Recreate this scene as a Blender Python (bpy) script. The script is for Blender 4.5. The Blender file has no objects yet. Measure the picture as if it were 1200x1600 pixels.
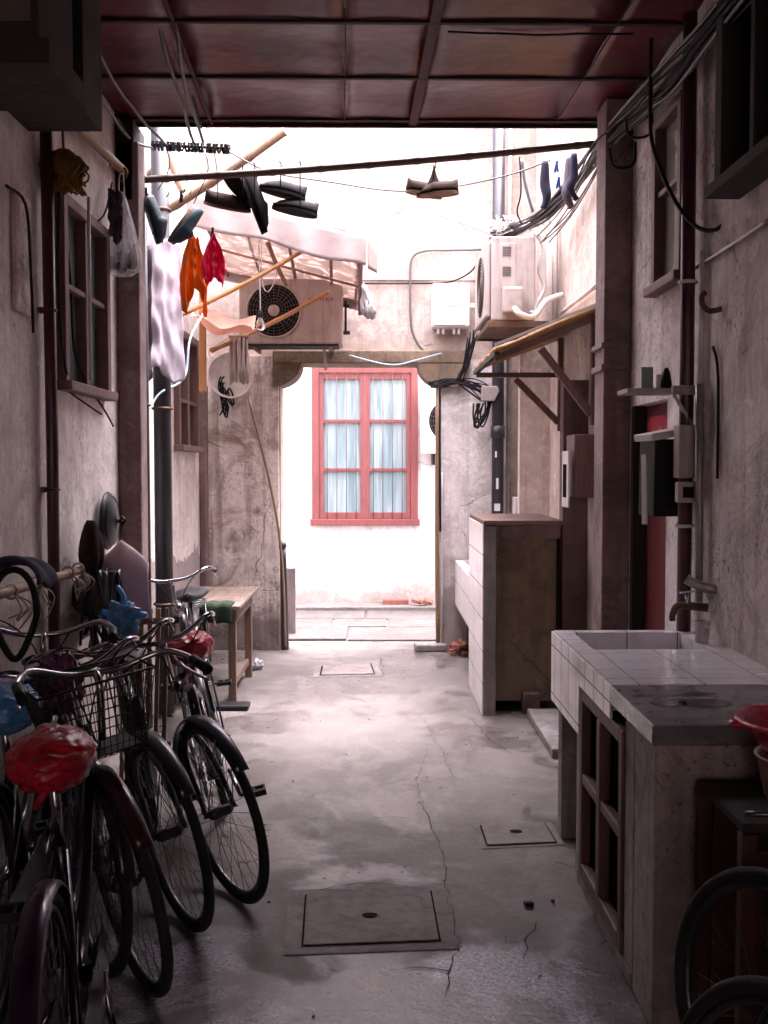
import bpy, math, random
from mathutils import Vector, Matrix, noise
R = math.radians
V = Vector
PI = math.pi
random.seed(7)
C = bpy.context.scene.collection
SC = bpy.context.scene

# ---------------------------------------------------------------- camera, light, exposure
cam_d = bpy.data.cameras.new('camera'); cam = bpy.data.objects.new('camera', cam_d); C.objects.link(cam)
cam_d.sensor_fit = 'VERTICAL'; cam_d.sensor_height = 36; cam_d.lens = 36
cam_d.clip_start = 0.05; cam_d.clip_end = 500
PITCH, YAW = math.atan(72 / 1600), math.atan(15 / 1600)
CAM = V((0, 0, 1.55))
cam.location = CAM
cam.rotation_euler = (PI / 2 - PITCH, 0, -YAW)
SC.camera = cam
CR = cam.rotation_euler.to_matrix()

world = bpy.data.worlds.new('World'); SC.world = world; world.use_nodes = True
wn = world.node_tree; wn.nodes.clear()
SUN_EL, SUN_AZ = R(77), R(60)
sky = wn.nodes.new('ShaderNodeTexSky'); sky.sky_type = 'NISHITA'; sky.sun_disc = False
sky.sun_elevation = SUN_EL; sky.sun_rotation = SUN_AZ
sky.air_density = 1.0; sky.dust_density = 4.0; sky.ozone_density = 1.0
hsv = wn.nodes.new('ShaderNodeHueSaturation'); hsv.inputs['Saturation'].default_value = 0.12
tint = wn.nodes.new('ShaderNodeMix'); tint.data_type = 'RGBA'; tint.blend_type = 'MULTIPLY'
tint.inputs['Factor'].default_value = 1; tint.inputs['B'].default_value = (1.0, 0.915, 0.985, 1)
bg = wn.nodes.new('ShaderNodeBackground'); bg.inputs['Strength'].default_value = 0.15
wo = wn.nodes.new('ShaderNodeOutputWorld')
wn.links.new(sky.outputs[0], hsv.inputs['Color']); wn.links.new(hsv.outputs[0], tint.inputs['A'])
wn.links.new(tint.outputs['Result'], bg.inputs['Color']); wn.links.new(bg.outputs[0], wo.inputs[0])
sd = bpy.data.lights.new('sun', 'SUN'); sun = bpy.data.objects.new('sun', sd); C.objects.link(sun)
sd.energy = 0.5; sd.angle = R(50); sd.color = (1.0, 0.94, 0.95)
# soft light comes over the gateway wall from the far right, as the bicycles' shadows show
sun.rotation_euler = V((math.cos(SUN_EL)*math.sin(SUN_AZ), math.cos(SUN_EL)*math.cos(SUN_AZ), math.sin(SUN_EL))).to_track_quat('Z', 'Y').to_euler()
SC.view_settings.view_transform = 'Standard'; SC.view_settings.look = 'None'
SC.view_settings.exposure = 4.3; SC.view_settings.gamma = 1
SC.cycles.max_bounces = 10; SC.cycles.diffuse_bounces = 7; SC.cycles.glossy_bounces = 4
SC.cycles.sample_clamp_indirect = 6

# ---------------------------------------------------------------- helpers
def P(px, py, Y):
    """world point seen at photo pixel (px,py) at depth Y: used as a tape measure"""
    d = CR @ V(((px - 600) / 1600, -(py - 800) / 1600, -1))
    return CAM + d * (Y / d.y)

def Px(px, py, X):
    d = CR @ V(((px - 600) / 1600, -(py - 800) / 1600, -1))
    return CAM + d * (X / d.x)

def smooth_path(pts, k=4):
    pts = [V(p) for p in pts]
    if len(pts) < 3: return pts
    out = []
    for i in range(len(pts) - 1):
        p0 = pts[max(i - 1, 0)]; p1 = pts[i]; p2 = pts[i + 1]; p3 = pts[min(i + 2, len(pts) - 1)]
        for j in range(k):
            t = j / k
            out.append(0.5 * ((2 * p1) + (p2 - p0) * t + (2 * p0 - 5 * p1 + 4 * p2 - p3) * t * t + (3 * p1 - p0 - 3 * p2 + p3) * t ** 3))
    out.append(pts[-1])
    return out

class MB:
    def __init__(s): s.v = []; s.f = []; s.sm = []; s.M = None
    def add(s, vs, fs, sm=False):
        b = len(s.v)
        s.v += [V(x) for x in vs] if s.M is None else [s.M @ V(x) for x in vs]
        s.f += [tuple(i + b for i in f) for f in fs]; s.sm += [sm] * len(fs)
        return s
    def box(s, x0, x1, y0, y1, z0, z1):
        return s.add([(x0,y0,z0),(x1,y0,z0),(x1,y1,z0),(x0,y1,z0),(x0,y0,z1),(x1,y0,z1),(x1,y1,z1),(x0,y1,z1)],
                     [(0,3,2,1),(4,5,6,7),(0,1,5,4),(1,2,6,5),(2,3,7,6),(3,0,4,7)])
    def obox(s, c, size, rot=(0, 0, 0)):
        from mathutils import Euler
        m = Matrix.Translation(V(c)) @ Euler(rot).to_matrix().to_4x4()
        hx, hy, hz = [a / 2 for a in size]
        vs = [m @ V(p) for p in [(-hx,-hy,-hz),(hx,-hy,-hz),(hx,hy,-hz),(-hx,hy,-hz),(-hx,-hy,hz),(hx,-hy,hz),(hx,hy,hz),(-hx,hy,hz)]]
        return s.add(vs, [(0,3,2,1),(4,5,6,7),(0,1,5,4),(1,2,6,5),(2,3,7,6),(3,0,4,7)])
    def bar(s, p0, p1, w, h, up=(0, 0, 1)):
        p0, p1 = V(p0), V(p1); d = (p1 - p0).normalized(); u = V(up)
        if abs(d.dot(u)) > .98: u = V((0, 1, 0))
        a = d.cross(u).normalized() * w / 2; b = a.cross(d).normalized() * h / 2
        vs = [p0-a-b,p0+a-b,p0+a+b,p0-a+b,p1-a-b,p1+a-b,p1+a+b,p1-a+b]
        return s.add(vs, [(0,1,2,3),(7,6,5,4),(0,4,5,1),(1,5,6,2),(2,6,7,3),(3,7,4,0)])
    def tube(s, pts, r, n=8, k=0, closed=False):
        pts = smooth_path(pts, k) if k else [V(p) for p in pts]
        m = len(pts); rs = r if isinstance(r, (list, tuple)) else [r] * m
        if len(rs) != m: rs = [rs[0] + (rs[-1] - rs[0]) * i / (m - 1) for i in range(m)]
        ref = None; vs = []
        for i, p in enumerate(pts):
            if closed: d = pts[(i + 1) % m] - pts[i - 1]
            else: d = pts[min(i + 1, m - 1)] - pts[max(i - 1, 0)]
            if d.length < 1e-9: d = V((0, 0, 1))
            d.normalize()
            if ref is None: ref = V((0, 0, 1)) if abs(d.z) < .9 else V((1, 0, 0))
            a = (ref - d * ref.dot(d))
            if a.length < 1e-6: a = d.orthogonal()
            a.normalize(); ref = a; b = d.cross(a)
            for q in range(n):
                t = 2 * PI * q / n
                vs.append(p + (a * math.cos(t) + b * math.sin(t)) * rs[i])
        fs = []
        for i in range(m if closed else m - 1):
            for q in range(n):
                i2 = (i + 1) % m
                fs.append((i*n+q, i*n+(q+1)%n, i2*n+(q+1)%n, i2*n+q))
        s.add(vs, fs, True)
        if not closed:
            b = len(s.v) - len(vs)
            s.f.append(tuple(b + q for q in reversed(range(n)))); s.sm.append(False)
            s.f.append(tuple(b + (m-1)*n + q for q in range(n))); s.sm.append(False)
        return s
    def lathe(s, prof, c=(0, 0, 0), axis='Z', n=24, sq=(1, 1), sm=True):
        """prof: list of (radius, along)"""
        vs = []
        for r, h in prof:
            for q in range(n):
                t = 2 * PI * q / n; a, b = r * math.cos(t) * sq[0], r * math.sin(t) * sq[1]
                p = {'Z': (a, b, h), 'Y': (a, h, b), 'X': (h, a, b)}[axis]
                vs.append(V(p) + V(c))
        fs = []
        for i in range(len(prof) - 1):
            for q in range(n): fs.append((i*n+q, i*n+(q+1)%n, (i+1)*n+(q+1)%n, (i+1)*n+q))
        return s.add(vs, fs, sm)
    def sphere(s, c, rx, ry=None, rz=None, n=14, m=9):
        ry = ry or rx; rz = rz or rx
        pr = [(max(math.sin(PI*i/m), 1e-4), -math.cos(PI*i/m)) for i in range(m+1)]
        vs = []; c = V(c)
        for r, h in pr:
            for q in range(n):
                t = 2*PI*q/n; vs.append(c + V((r*math.cos(t)*rx, r*math.sin(t)*ry, h*rz)))
        fs = [(i*n+q, i*n+(q+1)%n, (i+1)*n+(q+1)%n, (i+1)*n+q) for i in range(m) for q in range(n)]
        return s.add(vs, fs, True)
    def prism(s, outline, a, b, plane='XZ'):
        """outline of 2D points in plane, extruded from a to b along the third axis"""
        def pt(u, w, t): return {'XZ': (u, t, w), 'YZ': (t, u, w), 'XY': (u, w, t)}[plane]
        n = len(outline)
        vs = [pt(u, w, a) for u, w in outline] + [pt(u, w, b) for u, w in outline]
        fs = [tuple(range(n)), tuple(reversed(range(n, 2*n)))] + [(i, i+n, (i+1)%n+n, (i+1)%n) for i in range(n)]
        return s.add(vs, fs)
    def grid(s, fn, nu, nv):
        vs = [fn(i/nu, j/nv) for j in range(nv+1) for i in range(nu+1)]
        fs = [(j*(nu+1)+i, j*(nu+1)+i+1, (j+1)*(nu+1)+i+1, (j+1)*(nu+1)+i) for j in range(nv) for i in range(nu)]
        return s.add(vs, fs, True)
    def torus(s, c, R_, r, axis='Y', n=40, m=8, a0=0, a1=2*PI):
        full = abs(a1 - a0 - 2*PI) < 1e-6
        cnt = n if full else n + 1; pts = []
        for i in range(cnt):
            t = a0 + (a1 - a0) * i / n; u, w = R_*math.cos(t), R_*math.sin(t)
            pts.append(V(c) + V({'Y': (u, 0, w), 'X': (0, u, w), 'Z': (u, w, 0)}[axis]))
        return s.tube(pts, r, m, 0, full)
    def build(s, name, mat, parent=None, bevel=0, solid=0, origin=None, fixn=True):
        if parent is not None:
            off = V((0, 0, 0))
            q = parent
            while q is not None:
                off += q.location; q = q.parent
        else:
            if origin is None:
                xs = [p.x for p in s.v]; ys = [p.y for p in s.v]; zs = [p.z for p in s.v]
                off = V(((min(xs)+max(xs))/2, (min(ys)+max(ys))/2, min(zs)))
            else: off = V(origin)
        me = bpy.data.meshes.new(name)
        me.from_pydata([tuple(p - off) for p in s.v], [], s.f)
        me.polygons.foreach_set('use_smooth', s.sm)
        if fixn:
            import bmesh
            bm = bmesh.new(); bm.from_mesh(me); bmesh.ops.recalc_face_normals(bm, faces=bm.faces); bm.to_mesh(me); bm.free()
        me.materials.append(mat); me.update()
        o = bpy.data.objects.new(name, me); C.objects.link(o)
        if parent is not None: o.parent = parent
        else: o.location = off
        if bevel:
            b = o.modifiers.new('bevel', 'BEVEL'); b.width = bevel; b.segments = 2; b.limit_method = 'ANGLE'; b.angle_limit = R(50)
        if solid:
            b = o.modifiers.new('solid', 'SOLIDIFY'); b.thickness = solid; b.offset = 0
        return o

def crumple(c, rx, ry, rz, seed=0, n=40, k=28, amt=.3):
    vs = []; c = V(c)
    for j in range(k+1):
        th = PI*j/k
        for i in range(n):
            a = 2*PI*i/n; p = V((math.cos(a)*math.sin(th), math.sin(a)*math.sin(th), math.cos(th))); q = p + V((seed*3.1, 0, 0))
            f = 1 + amt*noise.noise(q*2.2) + amt*.5*abs(noise.noise(q*5)) - amt*.5*abs(noise.noise(q*9)) 
            vs.append(c + V((p.x*rx*f, p.y*ry*f, p.z*rz*f)))
    return MB().add(vs, [(j*n+i, j*n+(i+1) % n, (j+1)*n+(i+1) % n, (j+1)*n+i) for j in range(k) for i in range(n)], True)
def tag(o, label, cat, group=None):
    o['label'] = label; o['category'] = cat
    if group: o['group'] = group
    return o
def struct(o):
    o['kind'] = 'structure'; return o
def thing(name, label, cat, loc=(0, 0, 0), group=None):
    o = bpy.data.objects.new(name, None); C.objects.link(o); o.location = loc
    o.empty_display_size = .1
    return tag(o, label, cat, group)

# ---------------------------------------------------------------- materials
class NT:
    def __init__(s, name):
        s.m = bpy.data.materials.new(name); s.m.use_nodes = True; s.t = s.m.node_tree
        s.b = s.t.nodes['Principled BSDF']; s.geo = None
    def n(s, typ, **kw):
        x = s.t.nodes.new(typ)
        for k, v in kw.items(): setattr(x, k, v)
        return x
    def l(s, a, b): s.t.links.new(a, b)
    def pos(s, scale=(1, 1, 1), rot=(0, 0, 0), obj=False):
        if obj:
            tc = s.n('ShaderNodeTexCoord'); src = tc.outputs['Object']
        else:
            g = s.n('ShaderNodeNewGeometry'); src = g.outputs['Position']
        mp = s.n('ShaderNodeMapping'); mp.inputs['Scale'].default_value = scale; mp.inputs['Rotation'].default_value = rot
        s.l(src, mp.inputs['Vector']); return mp.outputs[0]
    def noise(s, vec, scale, detail=4, rough=.55, dist=0):
        x = s.n('ShaderNodeTexNoise'); x.inputs['Scale'].default_value = scale; x.inputs['Detail'].default_value = detail
        x.inputs['Roughness'].default_value = rough; x.inputs['Distortion'].default_value = dist
        s.l(vec, x.inputs['Vector']); return x.outputs['Fac']
    def ramp(s, fac, stops):
        r = s.n('ShaderNodeValToRGB'); e = r.color_ramp.elements
        while len(e) < len(stops): e.new(.5)
        for i, (p, c) in enumerate(stops):
            e[i].position = p; e[i].color = (c, c, c, 1) if isinstance(c, (int, float)) else (*c, 1)
        s.l(fac, r.inputs[0]); return r.outputs[0]
    def mix(s, fac, a, b, mode='MIX'):
        x = s.n('ShaderNodeMix', data_type='RGBA', blend_type=mode)
        for sock, val in ((x.inputs['Factor'], fac), (x.inputs['A'], a), (x.inputs['B'], b)):
            if isinstance(val, (int, float)): sock.default_value = val
            elif isinstance(val, tuple): sock.default_value = (*val, 1)
            else: s.l(val, sock)
        return x.outputs['Result']
    def math(s, op, a, b=0.0):
        x = s.n('ShaderNodeMath', operation=op)
        for i, val in enumerate((a, b)):
            if isinstance(val, (int, float)): x.inputs[i].default_value = val
            else: s.l(val, x.inputs[i])
        return x.outputs[0]
    def bump(s, h, strength=.3, dist=.01, nrm=None):
        b = s.n('ShaderNodeBump'); b.inputs['Strength'].default_value = strength; b.inputs['Distance'].default_value = dist
        s.l(h, b.inputs['Height'])
        if nrm is not None: s.l(nrm, b.inputs['Normal'])
        s.l(b.outputs[0], s.b.inputs['Normal']); return b.outputs[0]
    def col(s, c):
        if isinstance(c, tuple): s.b.inputs['Base Color'].default_value = (*c, 1)
        else: s.l(c, s.b.inputs['Base Color'])
    def rough(s, r):
        if isinstance(r, (int, float)): s.b.inputs['Roughness'].default_value = r
        else: s.l(r, s.b.inputs['Roughness'])

def plaster(name, c, stain, c2=None, stain_amt=.6, speck=.5, moss=None, bump=.5, scale=1.0, crack=.5, dado=None, top=None):
    t = NT(name); v = t.pos(); c2 = c2 or tuple(x * .8 for x in c)
    base = t.mix(t.ramp(t.noise(v, 1.7*scale, 6, .6, .4), [(.35, 0.0), (.65, 1.0)]), c, c2)
    big = t.ramp(t.noise(v, 2.6*scale, 8, .68, 1.0), [(.47, 0.0), (.63, 1.0)])
    base = t.mix(t.math('MULTIPLY', big, stain_amt), base, stain)
    vs = t.pos((9, 9, .55)); st = t.ramp(t.noise(vs, 1.6*scale, 5, .6, .3), [(.49, 0.0), (.66, 1.0)])
    base = t.mix(t.math('MULTIPLY', st, stain_amt*.75), base, stain)
    fine = t.ramp(t.noise(v, 26*scale, 4, .6), [(.3, .86), (.7, 1.08)])
    base = t.mix(1.0, base, fine, 'MULTIPLY')
    pat = t.ramp(t.noise(v, 1.5, 6, .65), [(.48, 0.0), (.60, 1.0)])
    sp = t.ramp(t.noise(t.pos((1, 1, .8)), 48, 6, .7, .4), [(.555, 0.0), (.62, 1.0)])
    # worn halo round the specks, pale scabs where paint has flaked
    scab = t.ramp(t.noise(v, 5.5, 9, .72, .6), [(.585, 0.0), (.6, 1.0)])
    base = t.mix(t.math('MULTIPLY', scab, .35), base, tuple(min(1, x*1.35) for x in c))
    soot_shade = t.ramp(t.noise(t.pos((1, 1, .45)), .9, 7, .6, .8), [(.45, 0.0), (.68, 1.0)])
    base = t.mix(t.math('MULTIPLY', soot_shade, stain_amt*.35), base, stain)
    base = t.mix(t.math('MULTIPLY', t.math('MULTIPLY', sp, pat), speck), base, tuple(x*.35 for x in stain))
    vo = t.n('ShaderNodeTexVoronoi', feature='DISTANCE_TO_EDGE'); vo.inputs['Scale'].default_value = 1.3
    dv = t.n('ShaderNodeMix', data_type='VECTOR'); dv.inputs['Factor'].default_value = .16
    nn = t.n('ShaderNodeTexNoise'); nn.inputs['Scale'].default_value = 4; nn.inputs['Detail'].default_value = 6
    t.l(v, nn.inputs['Vector']); t.l(v, dv.inputs['A']); t.l(nn.outputs['Color'], dv.inputs['B']); t.l(dv.outputs['Result'], vo.inputs['Vector'])
    ck = t.ramp(vo.outputs['Distance'], [(.0, 1.0), (.006, 0.0)])
    ckm = t.math('MULTIPLY', ck, t.ramp(t.noise(v, 1.9, 2), [(.5, 0.0), (.58, 1.0)]))
    base = t.mix(t.math('MULTIPLY', ckm, crack), base, tuple(x*.3 for x in stain))
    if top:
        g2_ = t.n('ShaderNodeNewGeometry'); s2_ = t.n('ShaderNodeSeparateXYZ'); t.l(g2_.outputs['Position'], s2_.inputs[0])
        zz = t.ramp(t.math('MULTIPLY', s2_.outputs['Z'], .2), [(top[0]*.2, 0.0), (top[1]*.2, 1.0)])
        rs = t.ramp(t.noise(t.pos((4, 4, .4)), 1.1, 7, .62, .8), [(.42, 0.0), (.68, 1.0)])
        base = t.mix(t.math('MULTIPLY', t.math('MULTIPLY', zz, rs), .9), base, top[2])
    if dado:
        g = t.n('ShaderNodeNewGeometry'); sx = t.n('ShaderNodeSeparateXYZ'); t.l(g.outputs['Position'], sx.inputs[0])
        hh = t.math('ADD', sx.outputs['Z'], t.math('MULTIPLY', t.noise(v, 1.6, 7, .65, .5), -dado[1]))
        dm = t.ramp(t.math('ADD', hh, dado[1]*.5 - dado[0] + .5), [(.495, 1.0), (.505, 0.0)]) if dado[3] else t.ramp(t.math('ADD', hh, dado[1]*.5 - dado[0] + .5), [(.40, 1.0), (.60, 0.0)])
        base = t.mix(t.math('MULTIPLY', dm, .8), base, t.mix(1.0, dado[2], fine, 'MULTIPLY'))
    if moss:
        ms = t.ramp(t.noise(v, 2.2, 7, .7, .8), [(.56, 0.0), (.68, 1.0)])
        base = t.mix(t.math('MULTIPLY', ms, .8), base, moss)
    t.col(base); t.rough(.85)
    h = t.math('ADD', t.math('MULTIPLY', t.noise(v, 9, 6, .6), .8), t.math('MULTIPLY', t.noise(v, 70, 3, .6), .15))
    h = t.math('SUBTRACT', h, t.math('MULTIPLY', ckm, .5))
    h = t.math('SUBTRACT', h, t.math('MULTIPLY', big, .25))
    t.bump(h, bump, .02)
    return t.m

def simple(name, c, rough=.5, metal=0, var=.25, scale=8, bump=.1, c2=None, obj=True, spec=None, coat=0, stretch=(1, 1, 1), lo=.35, hi=.65):
    t = NT(name); v = t.pos(stretch, obj=obj)
    n = t.noise(v, scale, 5, .6, .2)
    c2 = c2 or tuple(x * (1 - var) for x in c)
    t.col(t.mix(t.ramp(n, [(lo, 0.0), (hi, 1.0)]), c, c2))
    t.rough(t.math('ADD', t.math('MULTIPLY', t.noise(v, scale*2.3, 4), .25), rough - .12))
    t.b.inputs['Metallic'].default_value = metal
    if coat: t.b.inputs['Coat Weight'].default_value = coat
    if spec is not None: t.b.inputs['Specular IOR Level'].default_value = spec
    if bump: t.bump(t.noise(v, scale*4, 5), bump, .005)
    return t.m

def wood(name, c, c2, rough=.7, axis='Z', scale=5, bump=.3):
    t = NT(name); st = {'Z': (9, 9, .8), 'Y': (9, .8, 9), 'X': (.8, 9, 9)}[axis]
    v = t.pos(st, obj=True); n = t.noise(v, scale, 6, .65, .6)
    g = t.mix(t.ramp(n, [(.32, 0.0), (.68, 1.0)]), c, c2)
    d = t.ramp(t.noise(t.pos((1, 1, 1), obj=True), 5, 6, .7), [(.55, 0.0), (.75, 1.0)])
    t.col(t.mix(t.math('MULTIPLY', d, .5), g, tuple(x*.4 for x in c2))); t.rough(rough); t.bump(n, bump, .006)
    return t.m

def tiles(name, c, axis='YZ', size=(.15, .15), grout=(.09, .07, .07), rough=.28):
    t = NT(name); g = t.n('ShaderNodeNewGeometry'); sp = t.n('ShaderNodeSeparateXYZ'); t.l(g.outputs['Position'], sp.inputs[0])
    cb = t.n('ShaderNodeCombineXYZ')
    a, b = {'YZ': ('Y', 'Z'), 'XY': ('X', 'Y'), 'XZ': ('X', 'Z')}[axis]
    t.l(sp.outputs[a], cb.inputs['X']); t.l(sp.outputs[b], cb.inputs['Y'])
    br = t.n('ShaderNodeTexBrick'); br.offset = 0; br.inputs['Scale'].default_value = 1
    br.inputs['Brick Width'].default_value = size[0]; br.inputs['Row Height'].default_value = size[1]
    br.inputs['Mortar Size'].default_value = .0028; br.inputs['Mortar Smooth'].default_value = .3
    br.inputs['Color1'].default_value = (*c, 1); br.inputs['Color2'].default_value = (*[x*.93 for x in c], 1)
    br.inputs['Mortar'].default_value = (*grout, 1); t.l(cb.outputs[0], br.inputs['Vector'])
    v = t.pos(); dirt = t.ramp(t.noise(v, 4, 7, .7, .8), [(.5, 0.0), (.78, 1.0)])
    col = t.mix(t.math('MULTIPLY', dirt, .45), br.outputs['Color'], (.26, .22, .22))
    st = t.ramp(t.noise(t.pos((12, 12, .9)), 1.5, 5), [(.5, 0.0), (.8, 1.0)])
    col = t.mix(t.math('MULTIPLY', st, .35), col, (.28, .2, .17))
    t.col(col); t.rough(t.math('ADD', t.math('MULTIPLY', br.outputs['Fac'], .5), t.math('ADD', t.math('MULTIPLY', dirt, .3), rough)))
    t.bump(t.math('SUBTRACT', t.noise(v, 3, 2), t.math('MULTIPLY', br.outputs['Fac'], 1.0)), .35, .003)
    return t.m

def translucent(name, c, amt=.55, rough=.5, pattern=None):
    t = NT(name); v = t.pos(obj=True)
    col = t.mix(t.ramp(t.noise(v, 6, 6, .6, .6), [(.35, 0.0), (.7, 1.0)]), c, tuple(x*.72 for x in c))
    if pattern:
        pc, sc = pattern
        m = t.ramp(t.noise(t.pos((1, 1, 1), obj=True), sc, 2, .5, 2.0), [(.52, 0.0), (.56, 1.0)])
        col = t.mix(m, col, pc)
    t.col(col); t.rough(rough)
    tr = t.n('ShaderNodeBsdfTranslucent'); t.l(col, tr.inputs['Color'])
    mx = t.n('ShaderNodeMixShader'); mx.inputs[0].default_value = amt
    t.l(t.b.outputs[0], mx.inputs[1]); t.l(tr.outputs[0], mx.inputs[2])
    t.l(mx.outputs[0], t.t.nodes['Material Output'].inputs['Surface'])
    t.bump(t.noise(v, 14, 4), .25, .01)
    return t.m

# concrete lane floor with wet patches
def floor_mat():
    t = NT('lane_concrete'); v = t.pos()
    big = t.noise(v, .9, 7, .62, .5)
    c = t.mix(t.ramp(big, [(.36, 0.0), (.62, 1.0)]), (.155, .132, .124), (.082, .068, .065))
    patch = t.ramp(t.noise(v, 2.3, 5, .6, 1.2), [(.5, 0.0), (.56, 1.0)])
    c = t.mix(t.math('MULTIPLY', patch, .35), c, (.19, .163, .155))
    fine = t.ramp(t.noise(v, 38, 5, .7), [(.3, .78), (.72, 1.14)]); c = t.mix(1.0, c, fine, 'MULTIPLY')
    med = t.ramp(t.noise(v, 7, 6, .7, .6), [(.3, .8), (.7, 1.12)]); c = t.mix(1.0, c, med, 'MULTIPLY')
    rust = t.ramp(t.noise(v, 1.6, 6, .7, .3), [(.66, 0.0), (.74, 1.0)]); c = t.mix(t.math('MULTIPLY', rust, .5), c, (.17, .09, .06))
    spk = t.ramp(t.noise(v, 55, 2, .5), [(.70, 0.0), (.735, 1.0)]); c = t.mix(t.math('MULTIPLY', spk, .6), c, (.05, .045, .05))
    # wet film: noise broken pools
    g = t.n('ShaderNodeNewGeometry'); sp = t.n('ShaderNodeSeparateXYZ'); t.l(g.outputs['Position'], sp.inputs[0])
    wet = t.ramp(t.noise(t.pos((1, .8, 1)), 1.25, 7, .62, .5), [(.50, 0.0), (.57, 1.0)])
    near = t.ramp(t.math('ADD', t.math('MULTIPLY', sp.outputs['Y'], .25), t.math('MULTIPLY', t.noise(v, 2.2, 5), .35)), [(.955, 1.0), (1.0, 0.0)])
    wet = t.math('MAXIMUM', wet, near)
    c = t.mix(t.math('MULTIPLY', wet, .35), c, t.mix(1.0, c, (.42, .41, .44), 'MULTIPLY'))
    foam = t.math('MULTIPLY', near, t.ramp(t.noise(v, 85, 6, .75, .5), [(.42, 0.0), (.62, 1.0)]))
    foam = t.math('MULTIPLY', foam, t.ramp(t.noise(v, 1.9, 6, .65, .5), [(.49, 0.0), (.56, 1.0)]))
    c = t.mix(t.math('MULTIPLY', foam, .85), c, (.50, .50, .62))
    t.col(c)
    rr = t.ramp(wet, [(0, .68), (1, .22)])
    rr = t.math('ADD', rr, t.math('MULTIPLY', t.noise(v, 12, 5), .14))
    t.rough(rr)
    h = t.math('ADD', t.math('MULTIPLY', t.noise(v, 5, 7, .6), .8), t.math('MULTIPLY', t.noise(v, 60, 4, .7), .14))
    rip = t.math('MULTIPLY', near, t.math('MULTIPLY', t.noise(t.pos((1, 1.3, 1)), 38, 5, .7, .6), .16))
    t.bump(t.math('ADD', h, rip), .32, .018)
    return t.m

M = {}
M['floor'] = floor_mat()
M['ground'] = simple('ground_concrete', (.25, .22, .22), .8, obj=False, scale=2)
M['wall_l'] = plaster('left_plaster', (.80, .74, .71), (.28, .20, .185), (.68, .615, .60), .32, .6, dado=(.95, .7, (.25, .2, .19), True))
M['wall_r'] = plaster('right_plaster', (.76, .69, .66), (.18, .13, .12), (.58, .51, .50), .5, 1.0, bump=.7)
M['wall_cream'] = plaster('cream_plaster', (.68, .575, .51), (.24, .15, .12), (.50, .41, .37), .35, .15)
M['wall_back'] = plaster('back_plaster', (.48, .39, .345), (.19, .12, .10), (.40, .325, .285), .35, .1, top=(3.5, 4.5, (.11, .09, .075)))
M['wall_far'] = plaster('far_plaster', (.80, .77, .76), (.42, .36, .34), (.73, .70, .69), .35, .2, dado=(.25, .8, (.30, .25, .22), False))
M['pier'] = plaster('grimy_pier', (.80, .72, .68), (.20, .125, .10), (.66, .58, .54), .8, .7, bump=.8, dado=(.3, .5, (.10, .075, .07), False))
M['pier_white'] = plaster('whitewashed_pier', (.78, .72, .70), (.25, .19, .18), (.70, .64, .62), .35, .25, bump=.7, dado=(.6, .9, (.22, .17, .15), False))
M['pillar'] = plaster('brown_pillar', (.24, .165, .155), (.09, .05, .045), (.18, .125, .12), .6, .7)
M['brownwall'] = plaster('brown_cement', (.19, .115, .10), (.08, .042, .034), (.145, .09, .08), .6, .3)
M['concrete'] = plaster('raw_concrete', (.29, .26, .26), (.09, .075, .075), (.22, .195, .2), .5, .7)
M['rimcon'] = plaster('cast_concrete', (.19, .163, .156), (.09, .07, .065), (.15, .128, .124), .6, .5, bump=.4)
M['brownpave'] = plaster('worn_paving', (.10, .088, .085), (.05, .04, .036), (.075, .065, .062), .6, .5)
M['coun'] = plaster('counter_plaster', (.42, .37, .36), (.10, .075, .07), (.32, .275, .27), .5, .7, bump=.7)
M['soot_shade'] = plaster('shaded_concrete', (.035, .026, .027), (.018, .012, .012), (.028, .02, .021), .5, .3)  # near-black base colour puts the corner's shade into the ledge and unit
M['panel_g'] = plaster('olive_panel', (.24, .18, .125), (.08, .05, .035), (.18, .135, .09), .5, .3)
M['beam'] = plaster('stone_lintel', (.22, .155, .10), (.08, .05, .035), (.16, .11, .075), .6, .6)
M['tile_yz'] = tiles('white_tile_side', (.78, .74, .76), 'YZ', (.15, .2))
M['tile_xy'] = tiles('white_tile_top', (.82, .80, .84), 'XY', (.21, .15), rough=.12)
M['tile_xz'] = tiles('white_tile_front', (.68, .64, .66), 'XZ', (.15, .2))
M['slab'] = simple('wet_stone_slab', (.22, .205, .225), .28, var=.5, scale=6, bump=.2, obj=False)
M['wetdark'] = simple('wet_patch', (.085, .075, .08), .14, var=.4, scale=14)
M['canopy'] = None
def canopy_mat():
    t = NT('painted_canopy_board'); v = t.pos()
    c = t.mix(t.ramp(t.noise(v, 1.7, 5, .6, .6), [(.35, 0.0), (.65, 1.0)]), (.13, .012, .024), (.055, .007, .014))
    pale = t.ramp(t.noise(v, 2.4, 6, .65, 1.2), [(.50, 0.0), (.68, 1.0)])
    c = t.mix(t.math('MULTIPLY', pale, .4), c, (.14, .05, .052))
    spk = t.ramp(t.noise(v, 26, 3), [(.67, 0.0), (.72, 1.0)])
    c = t.mix(t.math('MULTIPLY', spk, .6), c, (.02, .012, .015))
    t.b.inputs['Specular IOR Level'].default_value = .3; t.col(c); t.rough(t.math('ADD', t.math('MULTIPLY', t.noise(v, 3.5, 4), .3), .25))
    t.bump(t.noise(v, 2.2, 3), .5, .05)
    return t.m
M['canopy'] = canopy_mat()
M['joist'] = simple('dark_red_joist', (.018, .006, .009), .8, scale=5)
M['redstrip'] = simple('red_batten', (.075, .015, .022), .75, scale=5)
M['redframe'] = wood('red_window_paint', (.25, .075, .075), (.17, .05, .05), .5)
M['brownframe'] = wood('brown_window_wood', (.16, .085, .075), (.10, .05, .045), .6)
M['darkframe'] = wood('dark_window_wood', (.03, .018, .018), (.016, .011, .011), .85)
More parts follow.
